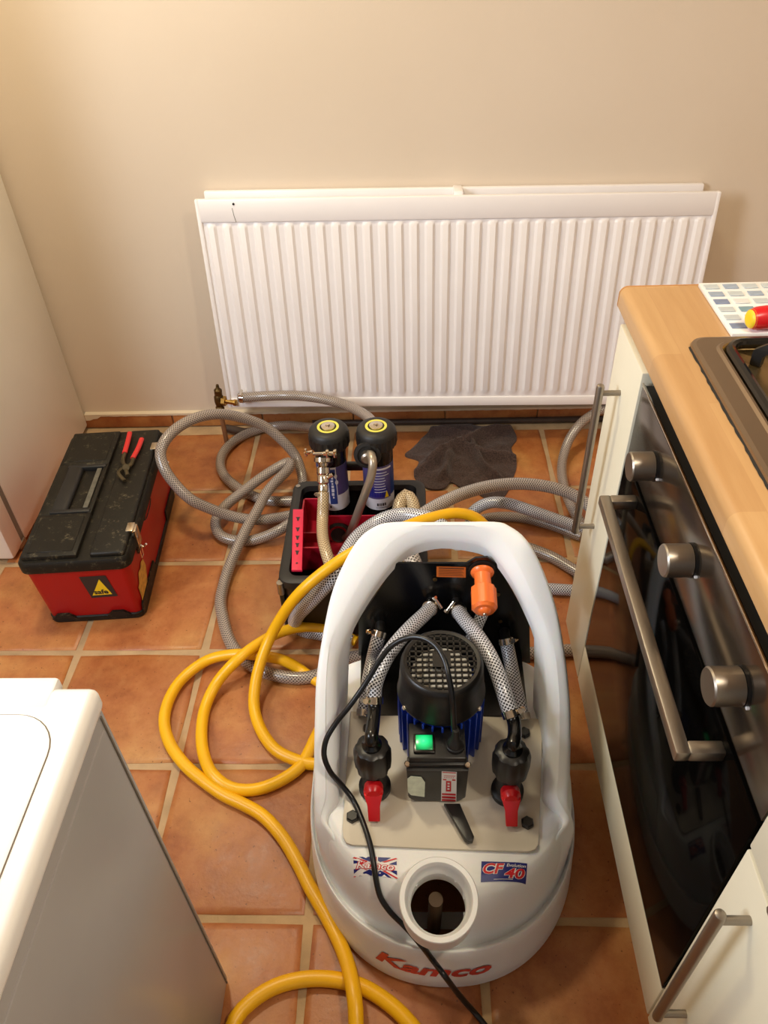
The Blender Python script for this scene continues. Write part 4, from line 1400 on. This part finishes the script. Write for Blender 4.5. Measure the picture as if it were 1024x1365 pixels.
# soften the profile
for _ in range(1):
    Zs = Zs[:3] + [(Zs[i - 1] + 2 * Zs[i] + Zs[i + 1]) / 4 for i in range(3, len(Zs) - 1)] + Zs[-1:]
NT = 140
rings = []
for k, (s_, z_) in enumerate(zip(S, Zs)):
    ring = []
    for i in range(NT):
        x, y = outline(2 * PI * i / NT, s_ if k else .985)
        ring.append(mb.bm.verts.new((x, y, z_)))
    rings.append(ring)
for A, B in zip(rings, rings[1:]):
    for i in range(NT):
        mb.face((A[i], A[(i + 1) % NT], B[(i + 1) % NT], B[i]))
mb.face(rings[-1])
mb.face(list(reversed(rings[0])))
kill = []
for f in mb.bm.faces:
    c = f.calc_center_median()
    d = c - NX
    if c.z > .1 and (d - NA * d.dot(NA)).length < .046 and len(f.verts) == 4:
        kill.append(f)
bmesh.ops.delete(mb.bm, geom=kill, context='FACES')
tank = mb.obj('tank', 'tank', pump, 60)
neck = MB().lathe([(.0585, -.075), (.0585, -.012), (.0600, -.006), (.0605, -.001), (.0590, .0015), (.0520, .0015), (.0500, -.002), (.0485, -.012), (.0455, -.030), (.0435, -.032), (.0430, -.036), (.0435, -.075)], NX, NA, 56, close=False).obj('filler_neck', 'tank', pump, 50)
MB().cyl((-.304, -1.590, .005), (-.302, -1.600, .150), .012, n=16).obj('dip_tube', mat('shaded_tube', (104, 80, 56), .5), pump)  # cream tube coloured brown, the dimness inside the tank is in the colour

# hooped carry handle rising from the sides of the tank
OUT = [(-0.5057, -1.4748, 0.2414), (-0.5059, -1.4516, 0.2611), (-0.5063, -1.4141, 0.2930), (-0.5055, -1.3667, 0.3333), (-0.5033, -1.3186, 0.3742), (-0.4945, -1.2699, 0.4156), (-0.4791, -1.2125, 0.4644), (-0.4594, -1.1725, 0.4984), (-0.4328, -1.1372, 0.5284), (-0.4061, -1.1200, 0.5430), (-0.3727, -1.1132, 0.5488), (-0.2863, -1.1129, 0.5490), (-0.1872, -1.1138, 0.5483), (-0.1584, -1.1202, 0.5428), (-0.1329, -1.1366, 0.5289), (-0.1107, -1.1670, 0.5030), (-0.0863, -1.2228, 0.4556), (-0.0729, -1.2863, 0.4016), (-0.0674, -1.3486, 0.3487), (-0.0688, -1.3957, 0.3087), (-0.0726, -1.4421, 0.2692), (-0.0769, -1.4743, 0.2419)]
INN = [(-0.4651, -1.4701, 0.2454), (-0.4651, -1.4516, 0.2612), (-0.4652, -1.4141, 0.2930), (-0.4667, -1.3715, 0.3292), (-0.4668, -1.3332, 0.3618), (-0.4643, -1.2915, 0.3972), (-0.4435, -1.2484, 0.4338), (-0.4132, -1.2069, 0.4691), (-0.3773, -1.1690, 0.5013), (-0.3465, -1.1450, 0.5218), (-0.3172, -1.1341, 0.5310), (-0.2801, -1.1303, 0.5342), (-0.2274, -1.1348, 0.5304), (-0.1962, -1.1462, 0.5207), (-0.1647, -1.1786, 0.4932), (-0.1391, -1.2176, 0.4601), (-0.1178, -1.2618, 0.4224), (-0.1084, -1.3054, 0.3854), (-0.1067, -1.3485, 0.3488), (-0.1090, -1.3956, 0.3087), (-0.1139, -1.4421, 0.2692), (-0.1165, -1.4697, 0.2457)]
ctr = Vector((PCX, -1.35, 0))


def densify(P):
    return smooth_path(P, 0.02)


mb = MB()
rings = []
nS = len(OUT)
A_, B_ = [V(p) for p in OUT], [V(p) for p in INN]


def dome_point(side, y, s_, up):
    """A point of the dome on its s_ contour at this y, lifted by up."""
    k = 1 - (abs(y - PCY) / (.30 * s_)) ** 2.2
    x = PCX + side * PA * side_scale(s_) * max(0.0, k) ** (1 / 2.2)
    return Vector((x, y, domez(x, y) + up))


# the rails sink into the shoulders of the tank
for side, P_, s_ in ((-1, A_, .885), (-1, B_, .745), (1, A_, .885), (1, B_, .745)):
    ends = []
    z0 = (P_[0] if side < 0 else P_[-1]).z
    for y, f in ((-1.500, .72), (-1.522, .46), (-1.544, .22), (-1.564, .02), (-1.582, -.2)):
        q = dome_point(side, y, s_ - (.0 if (f > .5 or s_ < .8) else (.5 - f) * .05), 0)
        q.z = q.z + (z0 - q.z) * max(f, 0) - (.006 if f <= 0 else 0) - (.012 if f < 0 else 0)
        ends.append(q)
    if side < 0:
        P_[:0] = ends[::-1]
    else:
        P_.extend(ends)
nS = len(A_)
sub_n = 4


def crm(P, i, t):
    p0, p1, p2, p3 = P[max(i - 1, 0)], P[i], P[min(i + 1, len(P) - 1)], P[min(i + 2, len(P) - 1)]
    return 0.5 * ((2 * p1) + (p2 - p0) * t + (2 * p0 - 5 * p1 + 4 * p2 - p3) * t * t + (3 * p1 - p0 - 3 * p2 + p3) * t ** 3)


st = []
for i in range(nS - 1):
    for k in range(sub_n):
        st.append((crm(A_, i, k / sub_n), crm(B_, i, k / sub_n)))
st.append((A_[-1], B_[-1]))
for a, b in st:
    ym = (a.y + b.y) / 2
    # solid side wall at the front, open hoop at the back
    f = max(0.0, min(1.0, (-1.225 - ym) / .050))
    f = f * f * (3 - 2 * f)
    th_ = .046
    zb = (a.z - th_) * (1 - f) + min(.100, a.z - .02) * f
    zi = (b.z - th_) * (1 - f) + min(.190, b.z - .02) * f
    d = (b - a)
    dh = d.normalized()
    w = d.length
    r = min(.012, w * .42)
    upv = Vector((0, 0, 1))
    ring = []
    pts = [a - upv * (a.z - zb)]
    pts.append(a - upv * (a.z - zb) * .5)
    for q in range(5):
        t = PI / 2 * q / 4
        pts.append(a + dh * (r - r * math.cos(t)) - upv * (r - r * math.sin(t)))
    pts.append((a + b) / 2 + upv * .0008)
    cw = min(.017, w * .45)
    pts.append(b - dh * (cw + .004))
    pts.append(b - dh * cw - upv * .0014)
    pts.append(b - dh * cw * .5 - upv * .0075)
    pts.append(b - dh * .0025 - upv * .0135)
    pts.append(b - upv * .0185)
    pts.append(b - upv * (b.z - zi) * .5)
    pts.append(b - upv * (b.z - zi) + dh * -.004)
    pts.append((a + b) / 2 + upv * ((zb + zi) / 2 - (a.z + b.z) / 2 - .003))
    rings.append([mb.bm.verts.new(p) for p in pts])
n = len(rings[0])
for A, B in zip(rings, rings[1:]):
    for i in range(n):
        mb.face((A[i], A[(i + 1) % n], B[(i + 1) % n], B[i]))
mb.face(list(reversed(rings[0])))
mb.face(rings[-1])
mb.obj('carry_handle', 'tank', pump, 55)

# beige deck plate
mb = MB()
mb.prism([(-0.4531, -1.2903, 0.2210), (-0.4546, -1.4143, 0.2210), (-0.4548, -1.5207, 0.2210), (-0.4528, -1.5334, 0.2210), (-0.4473, -1.5422, 0.2210), (-0.4373, -1.5459, 0.2210), (-0.2906, -1.5515, 0.2210), (-0.1533, -1.5558, 0.2210), (-0.1420, -1.5521, 0.2210), (-0.1362, -1.5447, 0.2210), (-0.1334, -1.5323, 0.2210), (-0.1160, -1.4284, 0.2210), (-0.0972, -1.3076, 0.2210)], (0, 0, .005), .001)
mb.obj('deck_plate', 'plate', pump)
for pt_ in [(-0.4393, -1.4998, 0.2260), (-0.1494, -1.5094, 0.2260), (-0.4175, -1.3294, 0.2260), (-0.1345, -1.3393, 0.2260)]:
    MB().lathe([(.0108, 0), (.0108, .0065), (.0085, .0085)], pt_, n=6).obj('deck_bolt', 'blk', pump)

# black back plate folded onto the deck
BY = -1.155
mb = MB()
mb.prism([(-0.4451, -1.1550, 0.2202), (-0.4392, -1.1550, 0.3256), (-0.3633, -1.1550, 0.4815), (-0.2373, -1.1550, 0.4798), (-0.2219, -1.1550, 0.4928), (-0.2008, -1.1550, 0.4943), (-0.1825, -1.1550, 0.4772), (-0.1112, -1.1550, 0.3222), (-0.0981, -1.1550, 0.1933)], (0, .004, 0))
bl, br_ = (-0.4356, -1.2999, 0.2230), (-0.1230, -1.3024, 0.2230)
mb.prism([bl, br_, (br_[0] + .004, BY, .223), (bl[0] - .004, BY, .223)], (0, 0, .004))
bp = mb.obj('back_plate', 'blk_gloss', pump)
fn = bil((-0.2905, -1.1562, 0.4472), (-0.2375, -1.1562, 0.4446), (-0.2384, -1.1562, 0.4716), (-0.2908, -1.1562, 0.4742))
wl = patch(MB(), fn, 1, 1).obj('warning_label', 'orange_label', bp)
mb = MB()
for i in range(7):
    fq = sub(fn, .08, .14 + i * .10, .94 - .12 * ((i * 7) % 3) / 3, .17 + i * .10, (0, -.0004, 0))
    patch(mb, fq, 1, 1)
fq = sub(fn, .08, .84, .94, .92, (0, -.0004, 0))
patch(mb, fq, 1, 1)
mb.obj('label_print', 'print_dark', wl)
for pt_ in [(-0.2932, -1.1565, 0.4417), (-0.1673, -1.1565, 0.3245), (-0.1764, -1.1565, 0.4003), (-0.3024, -1.1565, 0.3854)]:
    MB().lathe([(.004, 0), (.004, .002), (.0025, .003)], pt_, (0, -1, 0), 10).obj('plate_screw', 'bronze', bp)

# motor: finned blue body, black fan cover with grille
MX, MY = -.2875, -1.340
mo = MB().cyl((MX, MY, .222), (MX, MY, .372), .065, n=40).obj('motor_body', 'blue', pump)
for i in range(28):
    t = 2 * PI * i / 28
    if -2.2 < (t - PI * 1.5) < -0.0 and False:
        continue
    d = Vector((math.cos(t), math.sin(t), 0))
    MB().box(Vector((MX, MY, .292)) + d * .0690, (.012, .0034, .13), Matrix.Rotation(t, 3, 'Z'), .0008, 1).obj('cooling_fin', 'blue', mo)
fc = MB().lathe([(.0745, .0), (.0752, .003), (.0745, .006), (.0730, .010), (.0705, .045), (.0690, .066), (.0665, .074), (.0630, .0765), (.0575, .0755), (.0570, .070), (.0570, .03)], (MX, MY, .364), n=56, close=False).obj('fan_cover', 'blk', pump, 45)
mb = MB()
TZ = .4385
for k in range(-5, 6):
    d = k * .0106
    L = math.sqrt(max(0, .0578 ** 2 - d ** 2))
    mb.box((MX + d, MY, TZ - .002), (.0028, 2 * L, .004))
    mb.box((MX, MY + d, TZ - .002), (2 * L, .0028, .004))
mb.box((MX, MY + .004, TZ - .0018), (.030, .032, .0054))
gr = mb.obj('grille', 'blk', fc)
MB().cyl((MX, MY - .004, .4145), (MX, MY - .004, .415), .0500, n=40).obj('fan_disc', 'pale', fc)
MB().sphere((MX + .0005, MY + .005, TZ + .0015), .0018, n=8).obj('centre_pin', 'steel_pol', fc)
for pt_ in ((-.0605, -.040), (.060, -.043), (.05, .048), (-.05, .048)):
    d = Vector((pt_[0], pt_[1], 0)).normalized()
    MB().lathe([(.0042, -.004), (.0042, .002), (.003, .0035)], Vector((MX, MY, .3685)) + d * .0745, d + Vector((0, 0, .35)), 10).obj('screw', 'steel_pol', fc)

# terminal box
tz = .346
tx0, tx1 = -.3475, -.2470
bxm = MB()
bxm.box2((tx0 + .004, -1.462, .232), (tx1 - .004, -1.395, tz), .003)
bxm.prism([(tx0, -1.456, .326), (tx1, -1.456, .326), (tx1 - .002, -1.456, .240), (tx1 - .014, -1.456, .228), (tx0 + .012, -1.456, .228), (tx0 + .002, -1.456, .240)], (0, -.0165, 0), .004)
tbx = bxm.obj('terminal_box', 'blk', pump)
MB().box2((tx0 + .001, -1.4665, .324), (tx1 - .001, -1.450, .3345), .003).obj('box_lid_edge', 'blk', tbx)
for pt_ in [(-0.3460, -1.4658, 0.3370), (-0.2486, -1.4671, 0.3370)]:
    MB().lathe([(.005, -.003), (.005, .001), (.0035, .0025)], pt_, (0, -.5, 1), 12).obj('screw', 'steel_pol', tbx)
sx, sy, sz = (-0.3183, -1.4366, 0.3470)
bz = MB().box((sx, sy, tz + .0015), (.0345, .0345, .007), None, .002).obj('switch_bezel', 'blk_gloss', tbx)
MB().box((sx, sy, tz + .005), (.0275, .0255, .006), Matrix.Rotation(.10, 3, 'X'), .001).obj('rocker_switch', 'green_lamp', tbx)
gx, gy, gz = (-0.2680, -1.4399, 0.3500)
MB().lathe([(.0155, -.004), (.0155, .006), (.0135, .008), (.0135, .012), (.0115, .016), (.009, .022), (.0065, .026), (.0060, .040), (.0048, .046)], (gx, gy, tz), n=16).obj('cable_gland', 'blk_soft', tbx)
fy = -1.4737
fn = bil((-0.3459, -1.4737, 0.2547), (-0.3183, -1.4737, 0.2475), (-0.3172, -1.4737, 0.3095), (-0.3463, -1.4737, 0.3141))
mb = MB()
mb.prism([fn(0, .15), fn(.18, 0), fn(1, 0), fn(1, .75), fn(.78, 1), fn(.2, 1), fn(0, .85)], (0, -.0006, 0))
tag(mb.obj('test_sticker', 'label_green', tbx), 'pale green clipped corner sticker')
fn = bil((-0.2905, -1.4737, 0.2327), (-0.2645, -1.4737, 0.2303), (-0.2666, -1.4737, 0.3256), (-0.2907, -1.4737, 0.3278))
rl = tag(patch(MB(), fn, 1, 1).obj('rating_sticker', 'label_white', tbx), 'white sticker with red print')
mb = MB()
of = (0, -.0004, 0)
for u0, v0_, u1, v1_ in ((.05, .015, .95, .085), (.05, .115, .95, .185), (.05, .225, .95, .285), (.3, .35, .64, .70), (.1, .72, .32, .76), (.7, .72, .92, .76), (.15, .86, .9, .875), (.05, .96, .95, .985)):
    patch(mb, sub(fn, u0, v0_, u1, v1_, of), 1, 1)
for i in range(5):
    patch(mb, sub(fn, .18 + i * .14, .80, .24 + i * .14, .825, of), 1, 1)
mb.obj('sticker_print', 'label_red', rl)
mb = MB()
for i in range(3):
    patch(mb, sub(fn, .40, .42 + i * .09, .54, .47 + i * .09, (0, -.0007, 0)), 1, 1)
mb.obj('sticker_print', 'label_white', rl)
mb = MB()
mb.prism([(-0.2857, -1.4814, 0.2320), (-0.2593, -1.4813, 0.2320), (-0.2393, -1.5380, 0.2320), (-0.2422, -1.5454, 0.2320), (-0.2495, -1.5467, 0.2320), (-0.2553, -1.5418, 0.2320)], (0, 0, .009), .002)
mb.obj('lever', 'blk', pump)


# valves with red handles and elbows
def valve(base, hose_start, hose_dir):
    b = V(base)
    v = MB().lathe([(.026, 0), (.0275, .003), (.0275, .014), (.022, .018), (.020, .022), (.020, .062), (.016, .066), (.0185, .070)], (b.x, b.y, .225), n=32).obj('ball_valve', 'blk_soft', pump)
    nb = Vector((b.x, b.y, .296))
    na = Vector((0, .06, 1)).normalized()
    MB().lathe([(.024, 0), (.0285, .004), (.0300, .020), (.0300, .044), (.0265, .054), (.0200, .058)], nb, na, 40, wav=.035, wn=8).obj('union_nut', 'blk', v)
    MB().lathe([(.016, .055), (.0165, .062), (.0125, .066), (.011, .074)], nb, na, 24).obj('spigot', 'blk_gloss', v)
    hs = V(hose_start)
    e0 = nb + na * .060
    mb = MB()
    mb.tube([e0, e0 + na * .018, e0 * .45 + (hs - V(hose_dir) * .012) * .55 + Vector((0, -.006, .010)), hs - V(hose_dir) * .008, hs + V(hose_dir) * .02], .0112, 16, .004)
    mb.obj('elbow', 'blk_gloss', pump)
    # the handle: hub and a paddle pointing down and forward
    h0 = Vector((b.x, b.y - .018, .268))
    hd = Vector((0, -1, .25)).normalized()
    hh = MB()
    hh.lathe([(.009, 0), (.016, .002), (.0165, .014), (.0135, .017), (.0105, .022), (.004, .0225)], h0, hd, 24)
    s_ = Vector((1, 0, 0))
    t0 = h0 + hd * .012
    dn = Vector((.02, -.55, -.80)).normalized()
    hh.prism([t0 + s_ * -.0155, t0 + s_ * .0155, t0 + s_ * .0105 + dn * .020, t0 + s_ * .0095 + dn * .046, t0 + s_ * -.0095 + dn * .046, t0 + s_ * -.0105 + dn * .020], hd * .010, .002)
    hh.obj('valve_handle', 'red', v)
    return v


HL = [(-0.4002, -1.3779, 0.3750), (-0.4000, -1.3586, 0.3920), (-0.3889, -1.3291, 0.4080), (-0.3676, -1.2909, 0.4160), (-0.3404, -1.2478, 0.4120), (-0.3131, -1.2026, 0.3980), (-0.2986, -1.1702, 0.3840)]
HR = [(-0.1739, -1.4026, 0.3720), (-0.1815, -1.3834, 0.3860), (-0.1907, -1.3533, 0.4020), (-0.2029, -1.3145, 0.4120), (-0.2219, -1.2640, 0.4100), (-0.2419, -1.2140, 0.3960), (-0.2530, -1.1763, 0.3820)]
valve((-0.4030, -1.4467, 0.2280), HL[0], (V(HL[1]) - V(HL[0])).normalized())
valve((-0.1773, -1.4546, 0.2280), HR[0], (V(HR[1]) - V(HR[0])).normalized())
RL = [(-0.3971, -1.1750, 0.3179), (-0.4028, -1.1900, 0.3072), (-0.4113, -1.1980, 0.2720), (-0.4191, -1.2404, 0.2580), (-0.4250, -1.2903, 0.2450), (-0.4276, -1.3080, 0.2350)]
RR = [(-0.1571, -1.1750, 0.2957), (-0.1534, -1.1900, 0.2826), (-0.1494, -1.2159, 0.2700), (-0.1443, -1.2574, 0.2560), (-0.1382, -1.2988, 0.2440), (-0.1354, -1.3168, 0.2350)]
for P_, sd, two in ((HL, (-1, 0, .4), True), (HR, (1, 0, .4), True), (RL, (-1, -.3, .3), True), (RR, (1, -.3, .3), True)):
    hh = hose('braided_hose', None, None, P_, .0132, 'braid_white', None, pump, 18)
    P_ = [V(p) for p in P_]
    clamp(hh, P_[0] + (P_[1] - P_[0]).normalized() * .006, P_[1] - P_[0], .0136, sd)
    clamp(hh, P_[-1] + (P_[-2] - P_[-1]).normalized() * .006, P_[-2] - P_[-1], .0136, (-sd[0], -.2, 1))
    e_ = P_[-1] if P_[-1].z > .30 else P_[0]
    MB().cyl(e_ + Vector((0, -.004, 0)), (e_.x, BY + .002, e_.z), .0095, n=14).obj('hose_barb', 'blk', hh)
hose('braided_hose', None, None, [(-0.1989, -1.1700, 0.3867), (-0.2061, -1.1820, 0.3755), (-0.2140, -1.1900, 0.3554), (-0.2247, -1.2000, 0.3287), (-0.2324, -1.2000, 0.2731)], .0115, 'braid_white', None, pump, 14)

# orange plug on the back plate
p0, p1 = V((-0.2086, -1.1580, 0.4615)), V((-0.2105, -1.2430, 0.4487))
L = (p1 - p0).length
og = MB().lathe([(.0205, 0), (.0212, .002), (.0195, .006), (.0155, .009), (.0146, .013), (.0150, L * .40), (.0185, L * .42)], p0, p1 - p0, 32).lathe([(.0185, L * .42), (.0222, L * .45), (.0222, L * .90)], p0, p1 - p0, 36, wav=.03, wn=9).lathe([(.0220, L * .90), (.0180, L * .96), (.0120, L * .97), (.0110, L), (.007, L * 1.04), (.004, L * 1.045)], p0, p1 - p0, 24).obj('orange_plug', 'orange', pump)
MB().sphere(p0 + (p1 - p0) * 1.045, .0035, n=10).obj('plug_screw', 'steel_pol', og)
MB().lathe([(.0245, 0), (.0245, .003)], p0 + Vector((0, .004, 0)), (0, -1, 0), 32).obj('plug_seat', 'blk_soft', bp)

# lettering and stickers on the tank
def drape(fn, eps):
    def g(u, v):
        p = V(fn(u, v))
        return (p.x, p.y, domez(p.x, p.y) + eps)
    return g


ka = bil((-0.4364, -1.5820, 0.1846), (-0.3623, -1.5965, 0.2162), (-0.3636, -1.5653, 0.2210), (-0.4369, -1.5610, 0.2136))
fl_ = patch(MB(), drape(ka, .0008), 10, 6).obj('flag_sticker', 'label_white', tank)
mb = MB()
dk = drape(ka, .0013)


def dpoly(mb, pts, g):
    mb.face([mb.bm.verts.new(V(g(u, v))) for u, v in pts])


for sx_ in (0, 1):
    for sv in (0, 1):
        m_ = lambda u, v: (1 - u if sx_ else u, 1 - v if sv else v)
        dpoly(mb, [m_(.14, .0), m_(.43, .0), m_(.43, .22), m_(.38, .28), m_(.25, .16)], dk)
        dpoly(mb, [m_(.02, .16), m_(.02, .36), m_(.20, .36), m_(.12, .26)], dk)
mb.obj('flag_blue', 'label_navy', fl_)
mb = MB()
dk2 = drape(ka, .0016)
dpoly(mb, [(.46, .0), (.54, .0), (.54, .24), (.46, .24)], dk2)
dpoly(mb, [(.46, .76), (.54, .76), (.54, 1), (.46, 1)], dk2)
for pp in ([(.0, .04), (.04, .0), (.34, .26), (.28, .29)], [(1, .04), (.96, 0), (.66, .26), (.72, .29)], [(0, .96), (.04, 1), (.34, .74), (.28, .71)], [(1, .96), (.96, 1), (.66, .74), (.72, .71)]):
    dpoly(mb, pp, dk2)
mb.obj('flag_red', 'label_red', fl_)
mb = MB()
text_on(mb, 'Kamco', sub(drape(ka, .0019), .06, .30, .94, .72), .07, .25)
mb.obj('flag_lettering', 'label_red', fl_)
mb = MB()
text_on(mb, 'Kamco', sub(drape(ka, .0022), .085, .33, .915, .69), .01, .25)
mb.obj('flag_lettering', 'label_white', fl_)
cb = bil((-0.2323, -1.6006, 0.2166), (-0.1592, -1.5943, 0.1948), (-0.1559, -1.5707, 0.2165), (-0.2290, -1.5695, 0.2210))
cs = patch(MB(), drape(cb, .0008), 10, 6).obj('model_sticker', 'label_navy', tank)
for (b_, ins, m_, e) in ((.075, 0, 'label_white', .0013), (.025, .012, 'label_red', .0017)):
    mb = MB()
    text_on(mb, 'CF', sub(drape(cb, e), .03 + ins, .34 + ins, .51 - ins, .92 - ins), b_, .22)
    text_on(mb, '40', sub(drape(cb, e), .50 + ins, .13 + ins, .97 - ins, .67 - ins), b_, .18)
    mb.obj('model_lettering', m_, cs)
mb = MB()
text_on(mb, 'Evolution', sub(drape(cb, .0018), .55, .72, .97, .90), .01, .2)
patch(mb, sub(drape(cb, .0018), .28, .08, .70, .10), 3, 1)
mb.obj('model_lettering', 'label_white', cs)


def front(u, v):
    z = .046 + .032 * v
    x = -.404 + .192 * u
    s_ = 1.0 - .045 * (z - .012) / .088
    k = abs((x - PCX) / (PA * side_scale(s_))) ** 2.2
    return (x, PCY - .30 * s_ * (1 - k) ** (1 / 2.2) - .0012, z)


mb = MB()
text_on(mb, 'Kamco', front, .035, .25)
mb.obj('raised_lettering', 'letter_red', tank)

# black mains lead from the gland, over the side and away across the deck
mb = MB()
mb.tube([(gx, gy, tz + .03)] + [(-0.2713, -1.4323, 0.4000), (-0.2732, -1.4271, 0.4350), (-0.2757, -1.4170, 0.4620), (-0.2801, -1.4022, 0.4820), (-0.2864, -1.3805, 0.4950), (-0.2976, -1.3610, 0.5020), (-0.3137, -1.3475, 0.5040), (-0.3315, -1.3394, 0.5000), (-0.3496, -1.3356, 0.4900), (-0.3692, -1.3371, 0.4750), (-0.3882, -1.3447, 0.4500), (-0.4125, -1.3648, 0.4150), (-0.4391, -1.3876, 0.3850), (-0.4651, -1.4035, 0.3550), (-0.4805, -1.4205, 0.3350), (-0.4847, -1.4361, 0.3150), (-0.4762, -1.4488, 0.2850), (-0.4580, -1.4549, 0.2500), (-0.4403, -1.4707, 0.2340), (-0.4237, -1.5042, 0.2320), (-0.4113, -1.5369, 0.2310), (-0.4060, -1.5541, 0.2280), (-0.4019, -1.5738, 0.2233), (-0.3982, -1.5930, 0.2131), (-0.3915, -1.6118, 0.1885), (-0.3776, -1.6247, 0.1666), (-0.3516, -1.6390, 0.1388), (-0.3279, -1.6635, 0.1361), (-0.3088, -1.6731, 0.0978), (-0.2943, -1.6971, 0.1150), (-0.2725, -1.7082, 0.0700), (-0.2549, -1.7157, 0.0350), (-0.2410, -1.7217, 0.0120), (-0.2238, -1.7389, 0.0060), (-0.1979, -1.7714, 0.0060), (-0.1500, -1.8381, 0.0060)], .0047, 12, .006)
mb.obj('mains_lead', 'cable', pump, 60)
